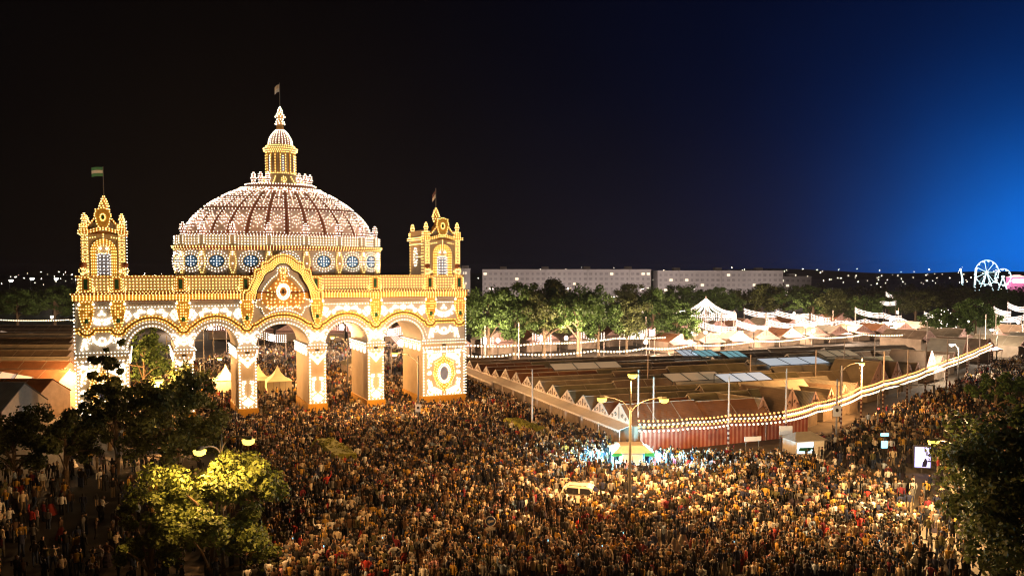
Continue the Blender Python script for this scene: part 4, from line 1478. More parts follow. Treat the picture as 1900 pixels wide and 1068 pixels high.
LP = [(13.6, 86.6, 3.0), (19.5, 87.4, 3.1), (24.3, 89.2, 3.15), (31.0, 90.2, 3.4), (36.4, 95.5, 3.5), (41.2, 99.8, 3.6), (47, 107.4, 3.6), (53, 114, 3.6), (60, 121.2, 3.6), (66.4, 128.4, 3.7), (76, 139.8, 3.7), (86.5, 152.2, 3.7), (95, 162.8, 3.7), (104, 173.8, 3.8)]
for k in range(len(LP) - 1):
    garland([LP[k], LP[k + 1]], 4, 'span of white and orange paper lanterns, %s from the plaza corner along the street' % ORD[k], sag=.12, dz=.34, r=.17)
FP = [(-9.5, 155.5, 4.1), (0, 158, 4.1), (16.6, 164.5, 4.1), (28, 170, 4.1), (39.2, 176.7, 4.1), (56.8, 188, 4.1), (73, 198, 4.1), (90.6, 207.6, 4.1), (106.3, 211.3, 4.1)]
for k in range(len(FP) - 1):
    garland([FP[k], FP[k + 1]], 1, 'single row of pale lanterns behind the tent block, %s span from the gateway' % ORD[k], r=.3, sag=.45, sp=.75, ms=(B_lantern, B_lantern))
GP = [(-10.1, 176.7, 4.1), (6.1, 182.1, 4.1), (24.7, 194, 4.2), (48.8, 207.6, 4.2), (67.4, 223.2, 4.3), (85, 240, 4.3), (103.4, 256.9, 4.4)]
for k in range(len(GP) - 1):
    garland([GP[k], GP[k + 1]], 1, 'single row of pale lanterns under the big trees, %s span from the gateway' % ORD[k], r=.3, sag=.4, sp=.75, ms=(B_lantern, B_lantern))
for k, (p, q) in enumerate([((-172, 270, 4.2), (-150, 271, 4.2)), ((-150, 271, 4.2), (-142, 271, 4.2))]):
    garland([p, q], 1, 'single row of pale lanterns below the left-hand trees, %s' % ('longer span at the picture edge' if k == 0 else 'shorter span beside the gateway'), r=.3, sag=.3, sp=.8, ms=(B_lantern, B_lantern))

SWAGS = [(-7.1, 185, 4.5, -4.4, 185, 4.2), (4.9, 188, 5.0, 9.1, 188, 4.5), (16.6, 192, 5.3, 22.0, 192, 4.7), (33.9, 198, 5.0, 35.2, 198, 5.3), (26.3, 196, 4.6, 32.9, 196, 5.4), (43.8, 204, 4.6, 46.5, 204, 5.4), (48.4, 208, 6.8, 59.6, 214, 4.8), (59.7, 214, 6.7, 70.0, 220, 4.4), (64.2, 222, 5.4, 72.6, 226, 4.4), (72.3, 228, 6.1, 84.4, 234, 4.5), (83.2, 236, 6.2, 96.6, 242, 4.3), (72.2, 250, 8.0, 84.1, 256, 6.6), (84.1, 256, 7.2, 96.6, 262, 5.8), (90.9, 244, 6.6, 97.3, 246, 5.3), (111.8, 262, 7.7, 123.0, 266, 5.8), (123.0, 266, 5.8, 130.7, 270, 4.6), (100.6, 250, 4.4, 111.6, 254, 4.5), (111.6, 254, 4.5, 124.6, 258, 3.1), (124.9, 258, 4.6, 136.0, 264, 2.5), (137.4, 268, 6.0, 144.4, 272, 5.4), (153.3, 330, 11.2, 161.7, 334, 8.4), (145.7, 320, 8.2, 153.6, 322, 7.7), (114.9, 340, 11.4, 120.6, 342, 10.9), (149.8, 250, 8.5, 157.5, 254, 6.9), (157.8, 256, 9.6, 165.5, 260, 8.0), (144.8, 240, 6.3, 156.7, 246, 6.3), (39.8, 330, 9.4, 44.0, 332, 9.8), (30.8, 270, 6.8, 35.7, 272, 7.1), (45.0, 280, 6.9, 47.2, 282, 5.8), (49.8, 286, 6.4, 58.3, 290, 6.6), (46.2, 300, 9.0, 49.0, 302, 6.9),
         (-75.2, 190, 7.7, -69.0, 194, 7.1), (-59.6, 160, 9.8, -52.8, 164, 8.7), (-53.8, 170, 7.1, -49.6, 176, 5.5), (-41.1, 175, 8.9, -34.0, 180, 7.8), (-28.5, 170, 7.6, -23.6, 176, 7.4), (-22.6, 150, 8.8, -21.0, 165, 5.1)]
SWAGS.sort(key=lambda s: s[0] / s[1])
for k, (x0, y0, z0, x1, y1, z1) in enumerate(SWAGS):
    e = empty('light_swag', (x0, y0, 0))
    a, b_ = Vector((0, 0, z0)), Vector((x1 - x0, y1 - y0, z1))
    ln = (b_ - a).length
    pink = x0 < -20
    m = Bulbs()
    cbl = MB()
    rows = 4
    for rw in range(rows):
        f_ = lambda t: a.lerp(b_, t) + Vector((0, 0, .7 - rw * .46 - .14 * ln * .35 * 4 * t * (1 - t)))
        m.add([f_(t) for t in np.linspace(0, 1, max(6, int(ln / .5)))], .17)
        cbl.tube([f_(t) for t in np.linspace(0, 1, 7)], .025, 3, cap=False)
    cbl.build('cables', M_darkmetal, e)['kind'] = 'stuff'
    m.build('light_rows', B_pink if pink and k % 2 else B_string, e)
    mid = a.lerp(b_, .5) + Vector((0, -.15, -.05 * ln))
    MB().lathe([(.05, -.7), (.5, -.5), (.68, 0), (.5, .5), (.05, .7)], mid, 8).build('medallion', B_string, e)
    for p in (a, b_):
        MB().tube([(p.x, p.y, 0), (p.x, p.y, p.z + 1.2)], .08, 5).build('mast', M_polewhite, e)
    tag(e, 'swag of %s light strings, %s from the left of those %s' % ('pink-white' if pink else 'white', ORD[k] if pink else ORD[k - 6], 'seen through the arches' if pink else 'over the far fairground'), 'light swag', 'light swags over the fair streets')

# tent of light strings
MX, MY, MZ = 55.4, 230, 12.6
e = empty('light_string_tent', (MX, MY, 0))
MB().tube([(0, 0, 0), (0, 0, MZ + .6)], [.2, .12], 8).build('centre_mast', M_polewhite, e)
m, m2 = MB(), MB()
nrad = 20
RB_ = Bulbs()
for k in range(nrad):
    t = 2 * PI * k / nrad
    ex, ey = 8.2 * math.cos(t), 8.2 * math.sin(t)
    P = [(ex * s, ey * s, MZ - (MZ - 8.6) * s - 1.0 * math.sin(PI * s)) for s in np.linspace(.04, 1, 7)]
    RB_.add(along([tuple(p) for p in P], .45), .17)
    m.tube(P, .03, 3, cap=False)
    t2 = 2 * PI * (k + 1) / nrad
    for rw in range(4):
        Q = [(8.2 * math.cos(t + (t2 - t) * s), 8.2 * math.sin(t + (t2 - t) * s), 8.4 - rw * .45 - .35 * math.sin(PI * s)) for s in np.linspace(0, 1, 5)]
        RB_.add(along([tuple(p) for p in Q], .5), .15)
        m2.tube(Q, .03, 3, cap=False)
    if k % 2 == 0:
        MB().tube([(ex, ey, 0), (ex, ey, 9.2)], .12, 6).build('ring_mast', M_polewhite, e)
m.build('radial_cables', M_darkmetal, e)['kind'] = 'stuff'
m2.build('scalloped_cables', M_darkmetal, e)['kind'] = 'stuff'
RB_.build('light_bulbs', B_string, e)
tag(e, 'tent-shaped canopy of radiating white light strings among the far trees', 'light canopy')

# front rows of far tents behind the big trees
for k in range(13):
    t = k / 12
    x, y = -14 + 130 * t, 184 + 92 * t ** 1.1
    cn = ['rust', 'tan', 'rust', 'brown'][k % 4]
    tent((x, y + 6), R(22), 8.5, 9, 3.2, 5.6, cn, '%s gabled tent behind the lantern row, %s from the gateway under the trees' % (RNAME[cn], ORD[k]), True, 'gabled tents under the big trees', M_pink)
for k in range(11):
    x, y = 42 + 8.6 * k, 200 + 4.9 * k
    cn = ['rust', 'tan', 'pale', 'brown'][k % 4]
    tent((x, y), R(28), 7.4, 8, 2.9, 4.6, cn, '%s gabled tent under the far light swags, %s in the front row' % (RNAME[cn], ORD[k]), True, 'gabled tents under the far swags', M_pink)
for k in range(9):
    x, y = 108 + (k % 5) * 13, 182 + (k // 5) * 26 + (k % 5) * 7
    cn = ['brown', 'tan', 'grey', 'brown', 'dark'][k % 5]
    tent((x, y), R(40), 8, 11, 3.0, 4.9, cn, '%s tent at the far end of the lantern-hung street, %s of its cluster' % (RNAME[cn], ORD[k]), True, 'tents at the far end of the street', M_pink)

# ================================================================== FAR BUILDINGS, WHEELS, HILLS
M_block = mat('pale_render_wall', (0.50, 0.47, 0.46), 0.8, 0.1, .05)
M_glassd = mat('dark_window_glass', (0.05, 0.05, 0.06), 0.25, 0.3, .3)
M_blockwin = mat('far_window_glass', (0.33, 0.31, 0.31), 0.4, 0.3, .3)
B_winl = emit('lit_window_glow', (1.0, 0.85, 0.62), .9, False)


def apartment(x0, x1, y, top, label, nlit, seed):
    r_ = random.Random(seed)
    e = empty('apartment_block', (x0, y, 0), R(2))
    w = x1 - x0
    MB().box(0, w, 0, 14, 0, top).build('wall', M_block, e)
    rf = MB().box(-.2, w + .2, -.2, 14.2, top, top + .5).build('roof_parapet', M_block, e)
    nst = int(w / 26) + 1
    for k in range(nst):
        x = w * (k + .5) / nst
        MB().box(x - 2, x + 2, 5, 10, top + .5, top + 2.2).build('stair_head', M_block, rf)
        MB().box(x - .35, x + .35, -.35, 0, 0, top).build('downpipe_pier', M_block, e)
    lit = set()
    nw = int(w / 3.1)
    nf = int(top / 3.0)
    while len(lit) < nlit:
        lit.add((r_.randrange(nw), r_.randrange(max(0, nf - 4), nf)))
    for f in range(nf):
        z = top - 2.2 - f * 3.0
        if z < 1:
            break
        m = MB()
        for q in range(nw):
            if (q, nf - 1 - f) in lit:
                continue
            x = (q + .5) * w / nw
            hw = .95 if q % 3 else .6
            m.add([(x - hw, -.03, z - .7), (x + hw, -.03, z - .7), (x + hw, -.03, z + .7), (x - hw, -.03, z + .7)], [(0, 1, 2, 3)])
        m.build('window_row', M_blockwin, e)['kind'] = 'stuff'
        bl = MB().box(.3, w - .3, -.12, 0, z - 1.15, z - .95).build('floor_band', M_block, e)
    for (q, fi) in lit:
        f = nf - 1 - fi
        z = top - 2.2 - f * 3.0
        if z < 1:
            continue
        x = (q + .5) * w / nw
        MB().box(x - .95, x + .95, -.08, 0, z - .65, z + .65).build('lit_window', B_winl, e)
    tag(e, label, 'apartment block')


apartment(-17.6, 83.4, 480, 21.3, 'long grey apartment block behind the big trees right of the gateway', 11, 1)
apartment(87.3, 163, 482, 20.6, 'pale white apartment block, right of the longer grey one', 7, 2)
apartment(-30.5, -24.5, 470, 21.8, 'narrow slab building peeping out beside the gateway tower', 2, 3)
apartment(166, 186, 500, 17.0, 'low dim building right of the white apartment block', 2, 4)
apartment(-58, -27, 500, 19.8, 'low dim flat roof showing between dome and corner tower', 1, 5)

M_steel = mat('wheel_steel', (0.35, 0.55, 0.6), 0.5, .1, 3)


def ferris(loc, r, zc, n, label, gond=True, spokes=True, ay=.55):
    e = empty('ferris_wheel', loc, R(-30))
    m = MB()
    for y in (-1.2, 1.2):
        P = [(r * ay * math.cos(t), y, zc + r * math.sin(t)) for t in np.linspace(0, 2 * PI, 41)]
        m.tube(P, .35, 5, cap=False)
    m.build('rim', B_teal, e)
    if spokes:
        for k in range(n):
            t = 2 * PI * k / n
            MB().tube([(0, 0, zc), (r * ay * math.cos(t), 0, zc + r * math.sin(t))], .22, 4).build('spoke', M_steel if k % 2 else B_teal, e)
    for s_ in (-1, 1):
        MB().tube([(s_ * r * .55, 0, 0), (0, 0, zc)], .5, 5).build('leg', B_teal, e)
    MB().lathe([(.3, -1.2), (1.4, -.8), (1.6, 0), (1.4, .8), (.3, 1.2)], (0, 0, zc), 10).build('hub', B_teal, e)
    if gond:
        for k in range(n):
            t = 2 * PI * k / n + .1
            x, z = r * ay * math.cos(t), zc + r * math.sin(t)
            MB().lathe([(.3, -1.7), (.9, -1.4), (.95, -.6), (.25, -.1), (.1, .2)], (x, 0, z), 8).build('gondola', B_teal, e)
    tag(e, label, 'ferris wheel', 'ferris wheels')


ferris((471, 800, 0), 12.0, 20.0, 14, 'tall white-teal-lit ferris wheel above the far trees at the picture edge', ay=.84)
ferris((491, 806, 0), 8.0, 15.6, 12, 'smaller arch-like teal wheel beside the tall ferris wheel', spokes=False, ay=.85)
for k, (x, h, lean, lab) in enumerate([(447.5, 23, -2.5, 'curved lit ride arm left of the ferris wheel'), (459.5, 24, 1.5, 'straight lit ride mast just left of the ferris wheel')]):
    e = empty('ride_mast', (x, 800, 0))
    MB().tube([(0, 0, 0), (lean * .2, 0, h * .6), (lean, 0, h)], [.9, .8, .5], 6).build('mast', B_teal, e)
    MB().lathe([(.2, -.6), (1.0, 0), (.2, .6)], (lean, 0, h), 8).build('mast_head', B_lens_w, e)
    tag(e, lab, 'fair ride')
e = empty('pink_ride_stand', (507, 810, 0))
MB().box(-8, 8, -4, 4, 0, 15).build('stand_body', emit('pink_stand_panel', (1.0, .25, .5), .7, False), e)
MB().prism([(-8.6, 15), (8.6, 15), (0, 17.5)], -4.4, 4.4).build('stand_roof', B_pink, e)
MB().box(-6, 6, -4.3, -4, 10, 13).build('stand_sign', B_lens_w, e)
tag(e, 'pink-lit ride stand cut by the picture edge beside the wheels', 'fair ride')

hm_ = MB()
xs = np.linspace(-2600, 3200, 60)
hz = [16 + 22 * (0.5 + .5 * math.sin(x * .0021 + 1)) + 9 * math.sin(x * .009) + (14 if x > 400 else 0) for x in xs]
n = len(xs)
vs = [(x, 2300, -2) for x in xs] + [(x, 2600, max(6, h * .6)) for x, h in zip(xs, hz)] + [(x, 3300, -2) for x in xs]
hm_.add(vs, [(r_ * n + i, r_ * n + i + 1, (r_ + 1) * n + i + 1, (r_ + 1) * n + i) for r_ in (0, 1) for i in range(n - 1)])
tag(hm_.build('hills', mat('dark_hill', (0.03, 0.03, 0.03), .9, .2, .01)), kind='structure')
cl = Bulbs()
r_ = random.Random(4)
for k in range(330):
    y = r_.uniform(700, 2300)
    x = r_.uniform(-.66, .66) * y
    z = r_.uniform(4, 10) if y < 1200 else r_.uniform(6, 14 + (y - 1200) * (.02 if x > 0 else .008))
    cl.add([(x, y, z)], r_.uniform(.35, .95) * y / 1400)
o = cl.build('city_lights', emit('city_lamp_glow', (1.0, .85, .62), 14.0, False), None)
tag(o, 'scattered small lamps of the far city along the horizon', 'city lights')

# ================================================================== TREES
M_bark = mat('bark', (0.14, 0.10, 0.06), 0.9, .3, 4, bump=.5)
LEAF = {
    'dark': mat('dark_leaves', (0.068, 0.082, 0.022), 0.7, .4, 2, island=.7, trans=.25),
    'mid': mat('green_leaves', (0.058, 0.105, 0.022), 0.7, .4, 2, island=.7, trans=.3),
    'lawn': mat('lawn_leaves', (0.20, 0.20, 0.03), 0.7, .4, 2, island=.7, trans=.25),
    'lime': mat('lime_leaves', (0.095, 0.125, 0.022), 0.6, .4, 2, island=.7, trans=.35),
}


def leaf_cloud(rg, centres, radii, nper, leaf):
    """leaf quads on and in a set of clumps"""
    C = np.repeat(np.array(centres), nper, axis=0)
    Rr = np.repeat(np.array(radii), nper)
    d = rg.normal(size=(len(C), 3))
    d /= np.linalg.norm(d, axis=1)[:, None]
    rad = Rr * (rg.random(len(C)) ** .45)
    P = C + d * rad[:, None] * np.array([1, 1, .8])
    nrm = d + rg.normal(scale=.6, size=d.shape) + np.array([0, 0, .35])
    nrm /= np.linalg.norm(nrm, axis=1)[:, None]
    ref = rg.normal(size=d.shape)
    a = np.cross(nrm, ref)
    a /= np.linalg.norm(a, axis=1)[:, None]
    b = np.cross(nrm, a)
    s = leaf * rg.uniform(.6, 1.3, len(C))[:, None]
    V = np.stack([P - a * s, P + b * s * .55 - nrm * s * .1, P + a * s, P - b * s * .55 - nrm * s * .1], 1).reshape(-1, 3)
    F = np.arange(len(V)).reshape(-1, 4)
    return V, F


TREE_MESH = {}


def tree_meshes(key, h, r, z0, nclump, nper, leaf, lm, seed, trunk_r=.22):
    if key in TREE_MESH:
        return TREE_MESH[key]
    rg = np.random.default_rng(seed)
    cz, rz = (h + z0) / 2, (h - z0) / 2
    cs, rs = [], []
    nl = 9
    lobes = []
    for k in range(nl):
        a = 2 * PI * k / nl * 2.4 + rg.uniform(-.4, .4)
        zz = -.75 + 1.6 * (k + .5) / nl + rg.uniform(-.12, .12)
        q = math.sqrt(max(.05, 1 - min(1, zz * zz))) * rg.uniform(.45, .8)
        lobes.append((r * q * math.cos(a), r * q * math.sin(a), cz + rz * zz * .8, rg.uniform(.4, .6)))
    for k in range(nclump):
        lb = lobes[k % nl]
        d = rg.normal(size=3)
        d /= np.linalg.norm(d)
        q = r * lb[3] * rg.uniform(.3, 1.0)
        cs.append((lb[0] + d[0] * q, lb[1] + d[1] * q, max(z0 + .2, min(h - .3, lb[2] + d[2] * q * max(.85, .75 * rz / r)))))
        rs.append(r * rg.uniform(.12, .27))
    V, F = leaf_cloud(rg, cs, rs, nper, leaf)
    cm = raw_mesh('crown', V, F, [LEAF[lm]])
    t = MB()
    t.tube([(0, 0, 0), (.06, .03, z0 * .6), (-.05, .05, cz), (.05, 0, cz + rz * .6)], [trunk_r * 1.3, trunk_r, trunk_r * .6, trunk_r * .15], 8)
    for c in cs[::max(1, nclump // 9)]:
        zb = z0 * .7 + rg.random() * (cz - z0 * .7)
        t.tube([(0, 0, zb), (c[0] * .45, c[1] * .45, (zb + c[2]) / 2 + .2), c], [trunk_r * .5, trunk_r * .3, trunk_r * .08], 5)
    tm = t.mesh('trunk', [M_bark])
    TREE_MESH[key] = (tm, cm)
    return TREE_MESH[key]


def tree(loc, key, label, params, group=None, scale=(1, 1, 1), rz=0.0, name='plane_tree'):
    tm, cm = tree_meshes(key, **params)
    e = empty(name, (loc[0], loc[1], 0), rz)
    e.scale = scale
    link(bpy.data.objects.new('trunk', tm), e)
    link(bpy.data.objects.new('crown', cm), e)
    tag(e, label, 'tree', group)
    return e


P = dict
tree((-45.4, 90), 'a', 'dark tree silhouetted against the bulbs of the left corner pier', P(h=12.3, r=2.3, z0=2.0, nclump=52, nper=90, leaf=.25, lm='dark', seed=1), 'foreground trees')
tree((-36.4, 86.5), 'b', 'broad dark tree covering the foot of the first two arches', P(h=10.0, r=4.3, z0=1.0, nclump=66, nper=140, leaf=.22, lm='dark', seed=2), 'foreground trees')
tree((-32.5, 76), 'c', 'dark round tree behind the yellow-lit tree', P(h=10.2, r=5.4, z0=1.4, nclump=76, nper=140, leaf=.20, lm='dark', seed=3), 'foreground trees')
tree((-39.2, 79), 'd', 'slim dark tree with visible trunk, second from the picture edge', P(h=9.0, r=3.8, z0=2.0, nclump=54, nper=130, leaf=.19, lm='dark', seed=4), 'foreground trees')
tree((-41.2, 73.5), 'e', 'dark tree with bare trunk, left of the slim one', P(h=7.9, r=3.4, z0=2.2, nclump=50, nper=130, leaf=.19, lm='dark', seed=5), 'foreground trees')
tree((-47.5, 76), 'f', 'dark tree cut by the left picture edge below the corrugated house', P(h=7.0, r=4.2, z0=1.2, nclump=60, nper=130, leaf=.19, lm='dark', seed=6), 'foreground trees')
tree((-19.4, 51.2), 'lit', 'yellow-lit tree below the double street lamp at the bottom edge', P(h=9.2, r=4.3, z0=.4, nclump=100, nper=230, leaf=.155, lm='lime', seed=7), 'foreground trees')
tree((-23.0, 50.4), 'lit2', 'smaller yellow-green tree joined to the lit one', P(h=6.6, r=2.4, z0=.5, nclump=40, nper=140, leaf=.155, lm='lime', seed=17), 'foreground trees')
tree((34.0, 50.0), 'right', 'big blackish tree filling the bottom right corner', P(h=13.8, r=6.6, z0=.4, nclump=150, nper=160, leaf=.2, lm='dark', seed=8), 'foreground trees')
tree((30.5, 44.5), 'right2', 'lower blackish tree before the corner one', P(h=8.4, r=5.2, z0=1.0, nclump=60, nper=140, leaf=.2, lm='dark', seed=18), 'foreground trees')
tree((66.5, 110), 'rs', 'small loose tree by the street, right of the railings', P(h=6.4, r=3.2, z0=1.6, nclump=30, nper=110, leaf=.2, lm='mid', seed=9), 'foreground trees')
tree((72.5, 113), 'rs2', 'small green tree cut by the right picture edge', P(h=6.0, r=3.0, z0=1.4, nclump=26, nper=100, leaf=.2, lm='mid', seed=19), 'foreground trees')
tree((-58.8, 128), 'thr', 'green tree seen through the first arch', P(h=11.4, r=5.2, z0=2.4, nclump=46, nper=110, leaf=.24, lm='mid', seed=10), 'foreground trees')
MID = [P(h=16, r=8, z0=5.2, nclump=90, nper=110, leaf=.34, lm='mid', seed=21, trunk_r=.4), P(h=15.5, r=7.5, z0=5.0, nclump=86, nper=110, leaf=.34, lm='mid', seed=22, trunk_r=.4), P(h=15, r=7.8, z0=4.6, nclump=86, nper=110, leaf=.34, lm='dark', seed=23, trunk_r=.4)]
BIG = [(-175.45, 285, 14.29, 9, 'tree left of the gateway at the picture edge'), (-166.06, 292, 14.73, 9, 'tree left of the gateway nearer its tower'), (-150.5, 300, 15.9, 8, 'tree half hidden by the gateway tower'),
       (-5.3, 181, 16.9, 7.5, 'first big tree right of the gateway'), (0.6, 184, 17.2, 8, 'second big tree right of the gateway'), (7.4, 186, 17.6, 8.5, 'tallest big tree right of the gateway, third in line'), (15.2, 183, 17.2, 8, 'fourth big tree right of the gateway, with forked pale trunk'),
       (20.2, 187, 15.0, 5.5, 'narrower tree at the end of the big tree clump'), (28.0, 196, 14.0, 6.2, 'dark round tree between the big clump and the light tent'), (36, 205, 16.2, 7, 'taller tree just left of the light-string tent'), (41.5, 202, 11.6, 6.2, 'low dark tree before the light-string tent'),
       (46.16, 300, 14.99, 9, ''), (67.33, 305, 15.52, 10, ''), (77.28, 300, 14.19, 8, ''), (93.32, 310, 15.03, 11, ''), (105.4, 312, 15.21, 10, ''), (112.4, 300, 14.59, 10, ''), (116.35, 285, 13.33, 9, ''), (122.77, 280, 11.95, 7, ''), (154.61, 330, 11.84, 9, ''), (159.63, 318, 12.14, 9, ''),
       (118.99, 222, 10.05, 5, 'small tree hung with points of light at the street end'), (124.68, 216, 12.63, 6, 'blackish tree beside the light-dotted one at the street end'), (186.55, 340, 13.18, 10, ''), (205.46, 345, 13.08, 10, '')]
q = 0
for k, (x, y, z, r_, lab) in enumerate(BIG):
    pr = MID[k % 3]
    if not lab:
        lab = 'dark tree in the far row before the apartment blocks, %s along it' % ORD[q]
        q += 1
    tree((x, y), 'mid%d' % (k % 3), lab, pr, 'trees of the fairground', (r_ / pr['r'], r_ / pr['r'], z / pr['h']), k * 1.3)
# points of light in the small tree
dl = Bulbs()
rg = np.random.default_rng(5)
for k in range(46):
    d = rg.normal(size=3)
    d /= np.linalg.norm(d)
    dl.add([(118.99 + d[0] * 4.6, 222 + d[1] * 4.6, 6.6 + d[2] * 3.2)], .16)
tag(dl.build('fairy_lights', B_string, None), 'white points of light hung in the small tree at the street end', 'fairy lights')
# far-off wood reading as one dark mass
rg = np.random.default_rng(31)
cs, rs = [], []
for k in range(900):
    y = rg.uniform(380, 690)
    x = rg.uniform(-.68, .72) * y
    if -60 < x < 175 and y > 440:
        continue
    hgt = rg.uniform(5, 11.5) if x > 0 else rg.uniform(4, 9.5)
    cs.append((x, y, hgt * rg.uniform(.4, .95)))
    rs.append(rg.uniform(3.0, 5.5))
V, F = leaf_cloud(rg, cs, rs, 90, .75)
o = link(bpy.data.objects.new('distant_trees', raw_mesh('distant_trees', V, F, [LEAF['dark']])))
tag(o, 'dark mass of distant trees below the horizon', 'distant trees', kind='stuff')

for li, lw in enumerate(LAWNS):
    rg = np.random.default_rng(40 + li)
    cs, rs = [], []
    for k in range(120):
        a, b = rg.random(2)
        p = (np.array(lw[0]) * (1 - a) + np.array(lw[1]) * a) * (1 - b) + (np.array(lw[3]) * (1 - a) + np.array(lw[2]) * a) * b
        edge = min(a, 1 - a, b, 1 - b) * 4
        cs.append((p[0], p[1], .3 + 1.15 * min(1, edge * 1.6)))
        rs.append(.28)
    V, F = leaf_cloud(rg, cs, rs, 26, .11)
    o = link(bpy.data.objects.new('shrub_leaves', raw_mesh('shrub_leaves', V, F, [LEAF['lawn']])), LAWN_OBJ[li])
    o['kind'] = 'stuff'

# ================================================================== SMALLER THINGS OF THE PLAZA
M_carw = mat('white_car_paint', (0.72, 0.68, 0.58), 0.25, .04, 1)
M_tyre = mat('tyre_rubber', (0.02, 0.02, 0.02), .8, .2, 3)
M_glass = mat('car_glass', (0.02, 0.02, 0.025), 0.08, .2, 1)
M_sign = mat('white_sign_face', (0.70, 0.66, 0.60), .6, .06, 2)
M_signb = mat('blue_sign_face', (0.05, 0.10, 0.28), .5, .1, 2)

# white car caught in the crowd
car = empty('parked_car', (6.2, 68.6, 0), R(-14))
prof = [(-2.1, .35), (-2.15, .75), (-1.95, 1.0), (-1.7, 1.55), (-1.35, 1.72), (.35, 1.74), (.75, 1.62), (1.25, 1.12), (2.0, .98), (2.2, .75), (2.2, .35)]
body = MB()
n = len(prof)
vs = []
for y, ins in ((-.88, 1), (-.80, 0), (.80, 0), (.88, 1)):
    for x, z in prof:
        if ins:
            vs.append((x, y * (1 if z < 1.1 else .9), min(z, 1.05) if False else (z if z < 1.1 else 1.05)))
        else:
            vs.append((x, y * (1 if z < 1.1 else .92), z))
fs = [tuple(range(n)), tuple(range(4 * n - 1, 3 * n - 1, -1))]
for k in range(3):
    for i in range(n):
        j = (i + 1) % n
        fs.append((k * n + i, k * n + j, (k + 1) * n + j, (k + 1) * n + i))
body.add(vs, fs)
bo = body.build('body', M_carw, car)
for s_ in (-1, 1):
    MB().add([(-1.55, s_ * .84, 1.1), (1.0, s_ * .84, 1.1), (.55, s_ * .755, 1.58), (-1.3, s_ * .755, 1.6)], [(0, 1, 2, 3)]).build('side_window', M_glass, car)
    MB().box(-.35, -.22, s_ * .80 - .03, s_ * .80 + .03, 1.1, 1.6).build('window_pillar', M_carw, car)
    MB().box(-1.2, .3, s_ * .62 - .03, s_ * .62 + .03, 1.75, 1.80).build('roof_rail', M_metal, car)
    MB().box(.7, .9, s_ * .95 - .08, s_ * .95 + .08, 1.05, 1.2).build('wing_mirror', M_carw, car)
    for x in (-1.35, 1.4):
        wm = MB()
        wm.tube([(x, s_ * .70, .33), (x, s_ * .92, .33)], .33, 14)
        wo = wm.build('wheel', M_tyre, car)
        MB().tube([(x, s_ * .915, .33), (x, s_ * .93, .33)], .19, 10).build('rim', M_metal, wo)
    MB().box(2.15, 2.23, s_ * .6 - .2, s_ * .6 + .2, .68, .86).build('headlight', M_glassd, car)
MB().add([(.84, -.68, 1.56), (.84, .68, 1.56), (1.24, .76, 1.15), (1.24, -.76, 1.15)], [(0, 1, 2, 3)]).build('windscreen', M_glass, car)
tag(car, 'white estate car hemmed in by the crowd', 'car')

# lit drinks kiosk
ki = empty('drinks_kiosk', (12.0, 80.2, 0), R(2))
ki.scale = (.8, .8, .82)
MB().box(-1.3, 1.3, -.9, 1.2, 0, 2.5).build('cabin', M_sign, ki)
rfm = MB()
rfm.add([(-2.6, -1.5, 2.55), (2.6, -1.5, 2.55), (2.6, 1.9, 2.75), (-2.6, 1.9, 2.75), (-1.5, -.7, 3.35), (1.5, -.7, 3.35), (1.5, 1.2, 3.4), (-1.5, 1.2, 3.4)],
        [(0, 1, 5, 4), (1, 2, 6, 5), (2, 3, 7, 6), (3, 0, 4, 7), (4, 5, 6, 7), (3, 2, 1, 0)])
rfo = rfm.build('roof', M_ped, ki)
for s_ in (-1, 1):
    MB().box(s_ * 2.05 - .62, s_ * 2.05 + .62, -1.56, -1.5, 2.2, 2.6).build('green_fascia', mat('green_fascia', (0.03, .35, .12), .5, .1, 2), rfo)
    MB().box(s_ * 2.3 - .1, s_ * 2.3 + .1, -1.3, 1.6, 2.42, 2.5).build('tube_light', emit('kiosk_tube', (.45, .85, 1.0), 40), ki)
    MB().tube([(s_ * 2.45, -1.35, 0), (s_ * 2.45, -1.35, 2.55)], .05, 6).build('post', M_metal, ki)
    MB().box(s_ * 1.75 - .35, s_ * 1.75 + .35, -.9, 1.2, 0.0, 1.05).build('counter', M_sign, ki)
for x in (-.45, .45):
    MB().box(x - .40, x + .40, -.94, -.9, .1, 2.1).build('door', M_sign, ki)
MB().box(-.02, .02, -.95, -.94, .1, 2.1).build('door_gap', M_dark, ki)
for s_ in (-1, 1):
    point_light(ki, (s_ * 3.1, -.6, 2.3), 8000, (.25, .75, 1.0), .3)
tag(ki, 'drinks kiosk with green and white roof and icy blue light on the crowd', 'kiosk')

kw = empty('vending_kiosk', (31.3, 85.6, 0), R(14))
MB().box(-1.7, 1.7, -1.2, 1.3, 0, 2.2).build('cabin', M_sign, kw)
MB().add([(-2, -1.5, 2.25), (2, -1.5, 2.25), (2, 1.6, 2.25), (-2, 1.6, 2.25), (-.9, .1, 2.95), (.9, .1, 2.95)], [(0, 1, 5, 4), (1, 2, 5), (2, 3, 4, 5), (3, 0, 4), (3, 2, 1, 0)]).build('ribbed_roof', mat('ribbed_white_roof', (.55, .5, .45), .6, .1, 2, bump=.5, wave=(3, 'X', .4)), kw)
ht = MB().box(-1.55, .35, -1.26, -1.2, .95, 2.05).build('lit_hatch', emit('hatch_glow', (.55, .85, 1.0), 1.4), kw)
MB().box(-1.6, .4, -1.6, -1.2, .85, .95).build('shelf', M_sign, kw)
MB().add([(-1.5, -1.28, 1.2), (-.1, -1.28, 1.1), (.3, -1.28, 1.5), (-1.3, -1.28, 1.55)], [(0, 1, 2, 3)]).build('hatch_goods', M_green, ht)
tag(kw, 'small white kiosk with ribbed roof and bright hatch near the street', 'kiosk')

